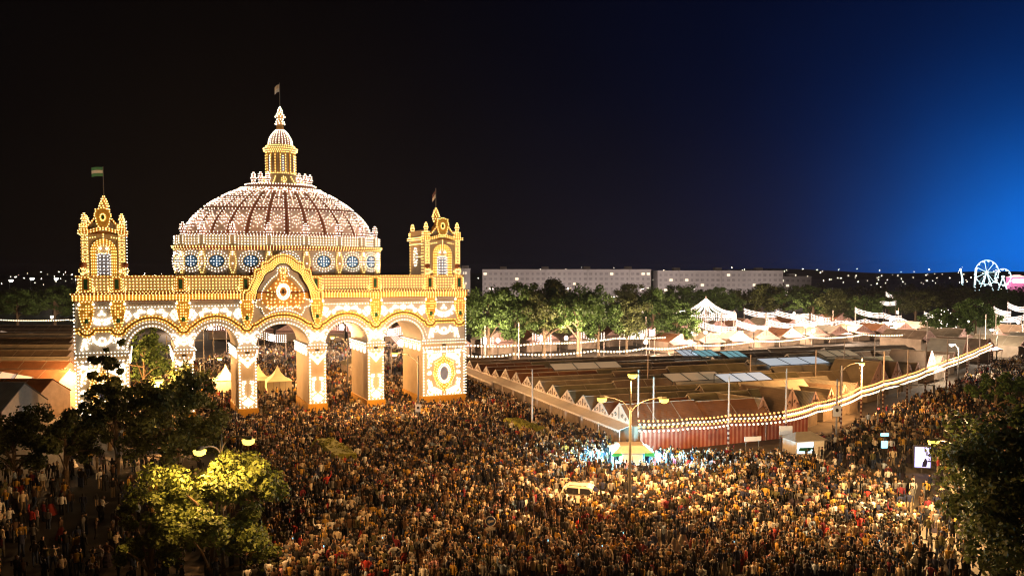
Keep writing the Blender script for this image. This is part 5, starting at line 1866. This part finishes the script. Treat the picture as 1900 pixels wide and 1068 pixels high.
# lit poster panel
lp = empty('poster_stand', (41.0, 79.6, 0), R(-14))
MB().tube([(0, .1, 0), (0, .1, 1.0)], .12, 8).build('foot', M_darkmetal, lp)
MB().box(-.85, .85, -.12, .14, .45, 2.75).build('case', M_darkmetal, lp)
ps = MB().box(-.72, .72, -.15, -.12, .58, 2.62).build('poster', emit('poster_glow', (.42, .42, .95), 1.5), lp)
MB().prism([(-.05, .65), (.35, .65), (.45, 1.2), (.3, 1.5), (.12, 1.45), (.02, 1.1)], -.165, -.15).build('poster_figure', mat('poster_dark', (.02, .02, .10), .5, .1, 2), ps)
MB().tube([(-.1 + .22 * math.cos(t), -.17, 1.5 + .34 * math.sin(t)) for t in np.linspace(-1, 4, 12)], .03, 5).build('poster_scroll', emit('poster_white', (.9, .95, 1), 2.2), ps)
for k in range(5):
    MB().box(-.34 + .17 * k, -.22 + .17 * k, -.168, -.15, 2.3, 2.46).build('poster_letter', MATS['poster_white'], ps)
tag(lp, 'lit violet-blue poster panel standing by the big dark tree', 'poster stand')

# round arrow sign
sg = empty('traffic_sign', (-1.5, 55.2, 0), R(2))
MB().tube([(0, 0, 0), (0, 0, 3.2)], .04, 6).build('post', M_metal, sg)
d_ = MB().tube([(0, -.05, 2.75), (0, -.09, 2.75)], .38, 20).build('sign_disc', M_signb, sg)
MB().tube([(.345 * math.cos(t), -.1, 2.75 + .345 * math.sin(t)) for t in np.linspace(0, 2 * PI, 25)], .035, 5, cap=False).build('sign_rim', M_sign, d_)
MB().prism([(-.24, 2.72), (-.06, 2.9), (-.06, 2.8), (.22, 2.86), (.22, 2.72), (-.06, 2.66), (-.06, 2.56)], -.11, -.092).build('sign_arrow', M_sign, d_)
MB().box(-.34, .34, -.08, -.04, 2.12, 2.3).build('plate', M_sign, sg)
tag(sg, 'round blue sign with white left arrow above the crowd', 'traffic sign')

# other boards and signs: a picture-plate pole, two hoardings
e = empty('sign_pole', (38.2, 94.0, 0), R(10))
MB().tube([(0, 0, 0), (0, 0, 7.5)], .09, 7).build('post', M_metal, e)
pl = MB().box(-.55, .45, -.16, -.1, 3.1, 4.4).build('square_plate', M_sign, e)
MB().prism(ell(-.05, 3.85, .2, .22, 12), -.175, -.16).build('plate_mark', M_dark, pl)
tag(e, 'tall post with a square white picture plate near the kiosk', 'sign post')
for (x, y, rz, w_, h_, z_, lab) in [(25.6, 84.8, 12, 1.9, .5, 2.1, 'narrow white board raised left of the small kiosk'), (30.4, 88.6, 6, 1.5, 1.0, 2.0, 'white hoarding right behind the small kiosk')]:
    e = empty('notice_board', (x, y, 0), R(rz))
    MB().box(-w_ / 2, w_ / 2, -.05, .05, z_, z_ + h_).build('board', M_sign, e)
    for s_ in (-1, 1):
        MB().tube([(s_ * w_ * .4, .08, 0), (s_ * w_ * .4, .08, z_ + h_)], .04, 6).build('leg', M_metal, e)
    tag(e, lab, 'notice board')
br = empty('striped_barrier', (19.4, 58.6, 0), R(20))
for k in range(4):
    MB().box(-.32, .32, -.05 - .004 * (k % 2), .05, .4 + .28 * k, .68 + .28 * k - .006).build('stripe_board', M_sign if k % 2 else mat('orange_board', (.55, .18, .03), .6, .1, 2), br)
MB().box(-.4, .4, -.25, .25, 0, .12).build('foot', M_darkmetal, br)
MB().tube([(0, .08, .1), (0, .08, 1.6)], .04, 6).build('post', M_metal, br)
tag(br, 'orange and white striped barrier standing in the crowd', 'barrier')
tl = empty('traffic_light', (46.0, 100.5, 0), R(-10))
MB().tube([(0, 0, 0), (0, 0, 4.6), (.4, 0, 5.4), (1.4, 0, 5.9), (6.6, 0, 6.0)], [.12, .1, .09, .08, .06], 7).build('mast_arm', M_metal, tl)
hd = MB().box(-.18, .18, -.3, -.08, 2.3, 3.2).build('signal_head', M_darkmetal, tl)
MB().lathe([(.04, -.1), (.13, 0), (.04, .1)], (0, -.32, 2.95), 8).build('red_lens', emit('signal_red', (1, .06, .04), 6, False), hd)
MB().box(6.3, 6.6, -.15, .15, 5.1, 6.0).build('overhead_signal', M_darkmetal, tl)
tag(tl, 'traffic light mast with long arm over the street and a red lens', 'traffic light')
e = empty('information_screen', (40.4, 86.5, 0), R(10))
MB().box(-.28, .28, -.1, .1, 0, 1.0).build('cabinet', M_darkmetal, e)
MB().box(-.32, .32, -.12, .1, 1.0, 1.75).build('screen', emit('screen_cyan', (.3, .75, 1.0), 1.6), e)
MB().box(-.42, .42, -.12, .1, 2.3, 2.6).build('top_sign', MATS['screen_cyan'], e)
MB().tube([(0, .05, 1.0), (0, .05, 2.4)], .05, 6).build('post', M_darkmetal, e)
tag(e, 'pale cyan screen on a post beside the railings', 'screen')
# long railings down the middle of the avenue
for k, (a, b_) in enumerate([((46.8, 99), (88, 140)), ((48.6, 97.6), (90, 138.6)), ((51.6, 94.6), (92, 134))]):
    e = empty('railing', (a[0], a[1], 0), math.atan2(b_[1] - a[1], b_[0] - a[0]))
    ln = math.hypot(b_[0] - a[0], b_[1] - a[1])
    for z in (.55, 1.05):
        MB().tube([(0, 0, z), (ln, 0, z)], .045, 5).build('rail', M_metal, e)
    for q in range(int(ln / 2.6) + 1):
        MB().tube([(q * 2.6, 0, 0), (q * 2.6, 0, 1.08)], .045, 5).build('post', M_metal, e)
    tag(e, '%s railing of the three running along the avenue' % ['lantern-side', 'middle', 'tree-side'][k], 'railing', 'avenue railings')

# pointed white tents behind the arches
for (x, y, rz, s_, lab) in [(-38.2, 130.5, 25, 1.0, 'pale peaked pavilion seen through the middle arch, right peak'), (-41.6, 131.5, 25, 1.0, 'pale peaked pavilion seen through the middle arch, left peak'), (-47.2, 132, 25, 1.0, 'pale pavilion half hidden behind the third pier')]:
    e = empty('pagoda_tent', (x, y, 0), R(rz))
    M_pag = mat('cream_tent_fabric', (.62, .55, .36), .8, .08, 1, trans=.2)
    h = 2.0
    rm = MB()
    prof = [(2.05, 2.5), (1.55, 2.75), (1.0, 3.15), (.5, 3.75), (.2, 4.4), (.03, 4.9)]
    vs, fs = [], []
    for r_, z in prof:
        vs += [(-r_, -r_, z), (r_, -r_, z), (r_, r_, z), (-r_, r_, z)]
    for k in range(len(prof) - 1):
        for q in range(4):
            fs.append((4 * k + q, 4 * k + (q + 1) % 4, 4 * k + 4 + (q + 1) % 4, 4 * k + 4 + q))
    rm.add(vs, fs).build('peaked_roof', M_pag, e)
    MB().box(-1.95, 1.95, -1.95, 1.95, 0, 2.5).build('side_wall', M_pag, e)
    for k in range(5):
        MB().box(-1.9 + .95 * k - .02, -1.9 + .95 * k + .02, -1.975, -1.95, .1, 2.4).build('wall_seam', M_canvas, e)
    tag(e, lab, 'tent', 'peaked pavilions behind the gateway')
# scaffold frames behind the arches
for k, (x, y, w_, h_, lab) in enumerate([(-57, 140, 6, 9, 'pipe scaffold frame seen through the first arch'), (-51, 150, 9, 8.5, 'wide pipe frame seen through the second arch'), (-38, 160, 9, 8.5, 'wide pipe frame seen through the middle arch')]):
    e = empty('scaffold_frame', (x, y, 0), R(15))
    for q in range(4):
        MB().tube([(-w_ / 2 + w_ * q / 3, 0, 0), (-w_ / 2 + w_ * q / 3, 0, h_ + (q % 2) * 1.2)], .09, 6).build('upright', M_metal, e)
    for z in (h_ * .55, h_ * .9):
        MB().tube([(-w_ / 2, 0, z), (w_ / 2, 0, z)], .07, 6).build('cross_tube', M_metal, e)
    tag(e, lab, 'scaffold', 'pipe frames behind the gateway')
tent((-27, 148), R(25), 6.5, 6, 3.0, 4.6, 'olive', 'olive striped tent seen through the rightmost arch', True, 'tents behind the gateway')
tent((-52.0, 122.2), R(25), 4.4, 3.0, 2.4, 3.0, 'pale', 'low service stall seen through the second arch', False, 'tents behind the gateway')
for k in range(7):
    x, y = -20 - 11 * k, 222 + 3 * k
    cn = ['brown', 'rust', 'tan'][k % 3]
    tent((x, y), R(10), 9, 10, 3.2, 5.4, cn, '%s tent closing the street behind the gateway, %s from the big trees' % (RNAME[cn], ORD[k]), True, 'tents behind the gateway', M_pink)
# globe lamps of the fair streets
GL = [(-3, 172), (12, 178), (30, 185), (47, 195), (62, 206), (80, 219), (97, 233), (116, 246), (134, 236), (150, 222), (22, 250), (60, 268), (100, 285), (140, 292), (-34, 172), (-58, 182), (-30, 200), (-110, 262), (-150, 262), (28, 168), (75, 200)]
for k, (x, y) in enumerate(GL):
    e = empty('globe_lamp', (x, y, 0))
    MB().tube([(0, 0, 0), (0, 0, 5.0)], .08, 6).build('post', M_darkmetal, e)
    MB().lathe([(.1, -.42), (.34, -.25), (.44, 0), (.34, .25), (.1, .42)], (0, 0, 5.4), 10).build('globe', emit('globe_glow', (1, .86, .7), 9, False), e)
    point_light(e, (0, 0, 6.2), FAIR_W, (1.0, .70, .48), .5)
    tag(e, 'globe lamp in the fair streets behind the tents, %s from the gateway' % ORD[k], 'globe lamp', 'globe lamps')

# ================================================================== PEOPLE
SKINC = [(.42, .25, .16), (.34, .19, .11), (.50, .32, .22)]
M_skin = [mat('skin_tone_%s' % 'abc'[k], c, .6, .06, 3) for k, c in enumerate(SKINC)]
HAIRS = [('black hair', (.012, .009, .007)), ('brown hair', (.05, .028, .014)), ('blond hair', (.22, .14, .05))]
M_hair = [mat(n.replace(' ', '_'), c, .5, .1, 3) for n, c in HAIRS]
TOPS = [('white shirt', (.68, .66, .62)), ('cream shirt', (.58, .48, .34)), ('black jacket', (.016, .015, .016)), ('navy jacket', (.02, .025, .06)), ('grey jumper', (.15, .145, .14)), ('burgundy top', (.16, .02, .03)),
        ('mustard top', (.45, .27, .05)), ('pale blue shirt', (.36, .46, .60)), ('brown jacket', (.09, .05, .028)), ('olive jacket', (.09, .085, .04)), ('red top', (.42, .045, .035)), ('pink top', (.55, .30, .30))]
TOPW = [.06, .11, .28, .10, .10, .03, .07, .01, .15, .07, .01, .01]
M_top = [mat(n.replace(' ', '_'), c, .85, .12, 5) for n, c in TOPS]
BOTS = [('black trousers', (.015, .014, .014)), ('blue jeans', (.035, .05, .10)), ('beige trousers', (.32, .25, .16)), ('grey trousers', (.10, .10, .10))]
BOTW = [.45, .30, .12, .13]
M_bot = [mat(n.replace(' ', '_'), c, .85, .12, 5) for n, c in BOTS]
M_shoe = mat('dark_shoes', (.02, .016, .013), .6, .1, 3)
SKIRT = [('red flounced skirt', (.24, .03, .02)), ('white flounced skirt', (.62, .58, .52)), ('dark flounced skirt', (.03, .02, .03)), ('brown flounced skirt', (.16, .09, .05))]
M_skirt = [mat(n.replace(' ', '_'), c, .85, .15, 5) for n, c in SKIRT]

# ---- near figures: one continuous skinned body per pose
POSES = {
    'standing': dict(la=((-.26, .03, 1.15), (-.24, -.05, .90)), ra=((.26, .03, 1.15), (.24, -.05, .90)), lk=0.0, rk=0.0, lf=0.0, rf=0.0),
    'walking': dict(la=((-.25, .14, 1.17), (-.23, .16, .94)), ra=((.25, -.10, 1.16), (.22, -.24, .98)), lk=-.14, rk=.03, lf=-.22, rf=.28),
    'raising one arm': dict(la=((-.26, .03, 1.15), (-.24, -.05, .90)), ra=((.30, -.06, 1.58), (.27, -.12, 1.86)), lk=0.0, rk=-.04, lf=0.0, rf=-.03),
    'holding a phone up': dict(la=((-.27, -.08, 1.18), (-.10, -.30, 1.38)), ra=((.27, -.08, 1.18), (.10, -.30, 1.40)), lk=0.0, rk=0.0, lf=.03, rf=-.03),
    'hands on hips': dict(la=((-.42, .08, 1.20), (-.20, -.04, 1.03)), ra=((.42, .08, 1.20), (.20, -.04, 1.03)), lk=-.02, rk=0.02, lf=0.0, rf=0.0),
    'reaching forward': dict(la=((-.26, .02, 1.16), (-.22, -.10, .92)), ra=((.24, -.22, 1.30), (.16, -.46, 1.32)), lk=-.06, rk=.04, lf=-.1, rf=.14),
}


def person_mesh(nm, ps):
    J, Rd, E_ = [], [], []

    def jt(p, r_, par=None):
        J.append(Vector(p))
        Rd.append(r_ if hasattr(r_, '__len__') else (r_, r_))
        if par is not None:
            E_.append((par, len(J) - 1))
        return len(J) - 1
    reg = {}
    pel = jt((0, 0, .96), (.15, .11))
    sp_ = jt((0, 0, 1.14), (.135, .10), pel)
    ch = jt((0, 0, 1.34), (.165, .115), sp_)
    nk = jt((0, 0, 1.49), (.055, .055), ch)
    hb = jt((0, -.015, 1.575), (.078, .09), nk)
    ht = jt((0, -.005, 1.665), (.085, .10), hb)
    tp = jt((0, .0, 1.73), (.05, .06), ht)
    ns = jt((0, -.115, 1.61), (.016, .016), hb)
    for s_, k in ((-1, 'l'), (1, 'r')):
        hp = jt((s_ * .095, 0, .88), (.095, .10), pel)
        kn = jt((s_ * .10, ps[k + 'k'], .50), (.066, .07), hp)
        an = jt((s_ * .105, ps[k + 'f'] + .02, .10), (.042, .045), kn)
        jt((s_ * .115, ps[k + 'f'] - .15, .045), (.038, .03), an)
        sh = jt((s_ * .185, 0, 1.415), (.062, .06), ch)
        el, wr = ps[k + 'a']
        e_ = jt(el, .045, sh)
        w_ = jt(wr, .03, e_)
        d = (Vector(wr) - Vector(el)).normalized()
        side = d.cross(Vector((0, 1, 0)) if abs(d.y) < .8 else Vector((1, 0, 0))).normalized()
        pa = jt(Vector(wr) + d * .08, (.036, .02), w_)
        base = Vector(wr) + d * .08
        curl = d.cross(side) * .02
        for q, ln in ((-.028, .065), (-.009, .078), (.010, .074), (.028, .058)):
            f1 = jt(base + side * q + d * ln * .55, .0095, pa)
            jt(base + side * q * 1.1 + d * ln + curl, .0085, f1)
        t1 = jt(Vector(wr) + d * .035 + side * .045 * s_, .011, w_)
        jt(Vector(wr) + d * .08 + side * .065 * s_ + curl, .009, t1)
    me = bpy.data.meshes.new('tmp')
    me.from_pydata([tuple(p) for p in J], E_, [])
    ob = bpy.data.objects.new('tmp', me)
    sc.collection.objects.link(ob)
    ob.modifiers.new('s', 'SKIN')
    sv = me.skin_vertices[0].data
    for i, r_ in enumerate(Rd):
        sv[i].radius = r_
        sv[i].use_root = (i == 0)
    ss = ob.modifiers.new('u', 'SUBSURF')
    ss.levels = 1
    dg = bpy.context.evaluated_depsgraph_get()
    out = bpy.data.meshes.new_from_object(ob.evaluated_get(dg))
    bpy.data.objects.remove(ob)
    out.name = 'person_' + nm.replace(' ', '_')
    out.materials.clear()
    for m in (M_skin[0], M_hair[0], M_top[0], M_bot[0], M_shoe):
        out.materials.append(m)
    SEG = np.array([(J[a][:], J[b][:]) for a, b in E_])

    def region(i):
        a, b = E_[i]
        p = (J[a] + J[b]) / 2
        if min(a, b) >= 3 and max(a, b) <= 7:
            return 'head' if min(a, b) >= 4 or max(a, b) == 4 else 'neck'
        if max(a, b) <= 3:
            return 'torso'
        return 'limb'
    mi = []
    for pgn in out.polygons:
        c = np.array(pgn.center)
        a, b = SEG[:, 0], SEG[:, 1]
        ab = b - a
        t = np.clip(((c - a) * ab).sum(1) / ((ab * ab).sum(1) + 1e-9), 0, 1)
        i = int(np.argmin(np.linalg.norm(a + ab * t[:, None] - c, axis=1)))
        ea, eb = E_[i]
        z = c[2]
        if max(ea, eb) <= 7 and min(ea, eb) >= 3:
            if z < 1.5:
                m_ = 0
            elif z > 1.69 or (c[1] > .0 and z > 1.53):
                m_ = 1
            else:
                m_ = 0
        elif max(ea, eb) <= 3:
            m_ = 2 if z > .95 else 3
        else:
            pa_, pb_ = J[ea], J[eb]
            if pa_.z < .97 and pb_.z < .90 and abs(pa_.x) < .13 and abs(pb_.x) < .13:
                m_ = 4 if z < .12 else 3
            else:
                # arm: sleeve to the wrist, hand bare
                ks = [k for k in (8, 8)]
                m_ = 2 if max((J[ea] - Vector(c)).length, 0) >= 0 and Rd[eb][0] >= .03 and Rd[ea][0] > .031 else 0
        mi.append(m_)
    out.polygons.foreach_set('material_index', mi)
    out.polygons.foreach_set('use_smooth', [True] * len(out.polygons))
    return out


PM = {k: person_mesh(k, v) for k, v in POSES.items()}
sk = MB().lathe([(.50, .05), (.46, .22), (.36, .30), (.38, .48), (.28, .56), (.27, .74), (.19, .80), (.16, 1.02)], (0, 0, 0), 14)
SKIRT_MESH = sk.mesh('skirt', [M_skirt[0]])
hl = MB().lathe([(.03, 1.36), (.09, 1.40), (.11, 1.55), (.105, 1.67), (.06, 1.75)], (0, .035, 0), 10, ay=.8)
LONGHAIR = hl.mesh('long_hair', [M_hair[0]])
PHONE = MB().box(-.04, .04, -.006, .006, -.075, .075).mesh('phone', [M_darkmetal, MATS['screen_cyan']])
for i_ in range(len(PHONE.polygons)):
    if abs(PHONE.polygons[i_].normal.y) > .5:
        PHONE.polygons[i_].material_index = 1

# ---- where people stand
ZONES = [  # polygon, people per square metre
    ([(-17, 49), (24, 49), (30, 58), (33, 70), (30, 83), (14.5, 84), (8.6, 96), (-10, 146), (-6.4, 119.5), (-52, 98), (-44, 92), (-31, 88), (-25, 70), (-18, 58)], 2.1),
    ([(24, 49), (31, 49), (42, 62), (50, 75), (46, 88), (30, 83), (33, 70), (30, 58)], .55),
    ([(30, 83), (46, 88), (56, 92), (92, 134), (140, 186), (128, 192), (104, 171), (86, 150), (66, 126.5), (53, 112), (46.6, 104.5), (41, 97.5), (31.5, 88.8)], .95),
    ([(46, 88), (50, 75), (64, 96), (98, 134), (92, 134), (56, 92)], .5),
    ([(-52, 98), (-6.4, 119.5), (-10, 146), (-13, 215), (-62, 219), (-72, 150), (-60, 118)], 1.0),
    ([(-36, 49.5), (-17, 49), (-18, 58), (-25, 70), (-31, 80), (-44, 84), (-50, 74)], .42),
]
LX, LY = -53.594, 98.62
CA, SA = math.cos(R(25)), math.sin(R(25))


def blocked(x, y):
    u, v = (x - LX) * CA + (y - LY) * SA, -(x - LX) * SA + (y - LY) * CA
    if -3.0 < v < D + .6:
        for a, b in PX:
            if a - .5 < u < b + .5:
                return True
    for lw in LAWNS:
        if inside(lw, x, y):
            return True
    for (cx, cy, rx, ry) in ((6.2, 68.6, 2.7, 1.3), (12.0, 80.2, 2.6, 1.7), (31.3, 85.6, 2.1, 1.8), (9.5, 64.1, .35, .35), (41.0, 79.6, 1.0, .6), (-38.2, 130.5, 2.9, 2.9), (-41.6, 131.5, 2.9, 2.9), (-47.2, 132, 2.9, 2.9), (-24.5, 151, 5.5, 5.5), (-12, 102.3, .4, .4), (-1.5, 55.2, .3, .3), (19.4, 58.6, .6, .5), (-53, 124, 3.5, 3), (-18.9, 51.8, .5, .5)):
        if abs(x - cx) < rx and abs(y - cy) < ry:
            return True
    return False


rp = np.random.default_rng(99)
SPOT = []
for poly, dens in ZONES:
    xs_, ys_ = [p[0] for p in poly], [p[1] for p in poly]
    st = .62
    keep = dens * st * st
    for gx in np.arange(min(xs_), max(xs_), st):
        for gy in np.arange(min(ys_), max(ys_), st):
            if rp.random() > keep:
                continue
            x, y = gx + rp.uniform(-.2, .2), gy + rp.uniform(-.2, .2)
            if inside(poly, x, y) and not blocked(x, y):
                # loose clumping: gaps open where the noise is low
                if .5 + .5 * math.sin(x * .55 + 1.7 * math.sin(y * .31)) * math.sin(y * .47 + 1.3 * math.sin(x * .23)) < .12:
                    continue
                SPOT.append((x, y))
SPOT = np.array(SPOT)
seen = (np.abs(SPOT[:, 0]) < .625 * SPOT[:, 1]) & (SPOT[:, 1] > 52.6)
# hidden behind the two corner trees
seen &= ~((np.hypot(SPOT[:, 0] + 20.5, SPOT[:, 1] - 53) < 4.5) | (np.hypot(SPOT[:, 0] - 33, SPOT[:, 1] - 52) < 5.0))
order = np.argsort(SPOT[:, 1] + np.where(seen, 0, 1e4))
near_i = order[:300]
rest_i = np.setdiff1d(np.arange(len(SPOT)), near_i)

used = set()
posen = list(POSES)
PADJ = dict(zip(posen, ('standing', 'walking', 'arm-raising', 'phone-holding', 'hands-on-hips', 'forward-reaching')))
LM = [((-1.5, 55.2), 'arrow sign'), ((9.5, 64.1), 'tall lamp'), ((-19.5, 52), 'yellow-lit tree'), ((19.4, 58.6), 'striped barrier'), ((33, 52), 'big dark tree'), ((-38, 56), 'picture edge')]
for i in near_i:
    x, y = SPOT[i]
    for tries in range(400):
        ti = int(rp.choice(len(TOPS), p=TOPW))
        hi = int(rp.choice(3, p=[.5, .35, .15]))
        po = posen[int(rp.choice(6, p=[.34, .22, .09, .11, .10, .14]))]
        if rp.random() < .22:
            bi, bn = 10 + int(rp.integers(4)), None
            bn = SKIRT[bi - 10][0]
        else:
            bi = int(rp.choice(4, p=BOTW))
            bn = BOTS[bi][0]
        lmn = min(LM, key=lambda q: math.hypot(q[0][0] - x, q[0][1] - y))[1]
        key = (ti, hi, po, bi, lmn)
        if key not in used:
            used.add(key)
            break
    plab = '%s person in %s, %s, %s, by %s' % (PADJ[po], TOPS[ti][0], bn, HAIRS[hi][0], lmn)
    e = bpy.data.objects.new('person', PM[po])
    link(e)
    e.location = (x, y, .006)
    e.rotation_euler = (0, 0, rp.uniform(-PI, PI) if rp.random() < .55 else PI + rp.normal() * .5)
    sc_ = rp.uniform(.92, 1.07)
    e.scale = (sc_ * 1.06, sc_ * 1.06, sc_)
    for sl, m in zip(e.material_slots, (M_skin[int(rp.integers(3))], M_hair[hi], M_top[ti], M_bot[bi] if bi < 10 else M_skin[0], M_shoe)):
        sl.link = 'OBJECT'
        sl.material = m
    if bi >= 10:
        q = link(bpy.data.objects.new('skirt', SKIRT_MESH), e)
        q.material_slots[0].link = 'OBJECT'
        q.material_slots[0].material = M_skirt[bi - 10]
    if bi >= 10 or rp.random() < .25:
        q = link(bpy.data.objects.new('long_hair', LONGHAIR), e)
        q.material_slots[0].link = 'OBJECT'
        q.material_slots[0].material = M_hair[hi]
    tag(e, plab, 'person', 'people at the near edge of the crowd')
    if po == 'holding a phone up' and rp.random() < .7:
        ph = bpy.data.objects.new('phone', PHONE)
        link(ph)
        ph.location = e.matrix_basis @ Vector((0, -.42, 1.48))
        ph.rotation_euler = e.rotation_euler
        tag(ph, 'glowing phone of ' + plab.split(' ', 1)[1], 'phone', 'phones held up')


# ---- the rest of the crowd as one mass of light figures
def lowpoly(pose):
    V, F, Mi = [], [], []

    def loft_(rings, n, mi_, cap0=False, cap1=False):
        o = len(V)
        for (cx, cy, cz, rx, ry) in rings:
            for k in range(n):
                t = 2 * PI * (k + .5) / n
                V.append((cx + rx * math.cos(t), cy + ry * math.sin(t), cz))
        for i in range(len(rings) - 1):
            for k in range(n):
                k2 = (k + 1) % n
                F.append((o + i * n + k, o + i * n + k2, o + (i + 1) * n + k2, o + (i + 1) * n + k))
                Mi.append(mi_(i, k) if callable(mi_) else mi_)
        if cap1:
            q = o + (len(rings) - 1) * n
            for k in range(0, n - 2, 2):
                F.append((q, q + k + 1, q + k + 2, q + (k + 3 if k + 3 < n else k + 2) if False else q + k + 2))
                Mi.append(mi_(len(rings) - 2, 0) if callable(mi_) else mi_)
    lean = {'stand': 0, 'walk': .16, 'raise': 0, 'dress': 0, 'bent': .05}[pose]
    if pose == 'dress':
        loft_([(0, 0, .03, .42, .42), (0, 0, .45, .30, .28), (0, 0, .95, .15, .12)], 6, 3)
    else:
        loft_([(-.1, lean, .0, .055, .09), (-.1, -lean * .4, .5, .065, .07), (-.09, 0, .92, .09, .10)], 4, 3)
        loft_([(.1, -lean, .0, .055, .09), (.1, lean * .2, .5, .065, .07), (.09, 0, .92, .09, .10)], 4, 3)
    loft_([(0, 0, .88, .16, .115), (0, 0, 1.12, .145, .10), (0, -.01, 1.36, .205, .12), (0, 0, 1.46, .13, .08), (0, 0, 1.5, .05, .05)], 6, 2)
    hy = -.06 if pose == 'bent' else 0
    loft_([(0, hy, 1.49, .05, .055), (0, hy - .01, 1.57, .085, .10), (0, hy, 1.68, .09, .105), (0, hy, 1.76, .03, .035)], 6, lambda i, k: 1 if i == 2 or k in (0, 1, 2) else 0)
    sides = [(-1, 'd'), (1, 'd')]
    if pose == 'raise':
        sides = [(-1, 'd'), (1, 'u')]
    if pose == 'bent':
        sides = [(-1, 'f'), (1, 'f')]
    for s_, kd in sides:
        if kd == 'd':
            R_ = [(s_ * .22, 0, 1.43, .055, .055), (s_ * .27, .03, 1.15, .045, .045), (s_ * .25, -.05, .86, .03, .04)]
        elif kd == 'u':
            R_ = [(s_ * .2, 0, 1.38, .06, .06), (s_ * .28, -.05, 1.62, .045, .045), (s_ * .26, -.08, 1.92, .03, .04)]
        else:
            R_ = [(s_ * .22, 0, 1.43, .055, .055), (s_ * .26, -.08, 1.17, .045, .045), (s_ * .12, -.30, 1.22, .035, .045)]
        loft_(R_, 4, 2)
    return np.array(V, float), np.array(F), np.array(Mi)


LPV = [lowpoly(p) for p in ('stand', 'walk', 'raise', 'dress', 'bent')]
CM = M_skin + M_hair + M_top + M_bot + M_skirt        # crowd material list
oS, oH, oT, oB, oK = 0, 3, 6, 6 + len(M_top), 6 + len(M_top) + len(M_bot)
VV, FF, MM = [], [], []
off = 0
for i in rest_i:
    x, y = SPOT[i]
    k = int(rp.choice(5, p=[.42, .2, .06, .14, .18]))
    V, F, Mi = LPV[k]
    a = rp.uniform(-PI, PI) if rp.random() < .6 else PI + rp.normal() * .6
    s = rp.uniform(.88, 1.08) if rp.random() < .94 else rp.uniform(.62, .8)
    c, sn = math.cos(a), math.sin(a)
    W = np.stack([V[:, 0] * c - V[:, 1] * sn, V[:, 0] * sn + V[:, 1] * c, V[:, 2]], 1) * s * np.array([1.2, 1.2, 1.0]) + np.array([x, y, .006])
    lut = np.array([oS + rp.integers(3), oH + rp.choice(3, p=[.5, .35, .15]), oT + rp.choice(len(TOPS), p=TOPW), (oK + rp.choice(4, p=[.12, .18, .5, .2])) if k == 3 else oB + rp.choice(4, p=BOTW)])
    VV.append(W)
    FF.append(F + off)
    MM.append(lut[Mi])
    off += len(V)
cr = bpy.data.objects.new('crowd', raw_mesh('crowd', np.concatenate(VV), np.concatenate(FF), CM, np.concatenate(MM)))
link(cr)
tag(cr, 'dense crowd of people filling the plaza, the avenue and the passage under the arches', 'crowd', kind='stuff')
print('PEOPLE', len(SPOT), 'crowd faces', sum(len(f) for f in FF))

# ================================================================== NIGHT HAZE
hz_ = MB().box(-2900, 3500, -700, 3500, -3, 52).build('haze', [])
hz_.data.materials.clear()
hm2 = bpy.data.materials.new('haze_air')
hm2.use_nodes = True
hn = hm2.node_tree
hn.nodes.clear()
ho = N(hn, 'ShaderNodeOutputMaterial')
hv = N(hn, 'ShaderNodeVolumePrincipled')
hv.inputs['Color'].default_value = (.9, .9, .95, 1)
hv.inputs['Density'].default_value = HAZE
hv.inputs['Anisotropy'].default_value = 0.3
hn.links.new(hv.outputs[0], ho.inputs['Volume'])
hz_.data.materials.append(hm2)
tag(hz_, 'thin glowing night haze over the whole fair', 'haze', kind='stuff')
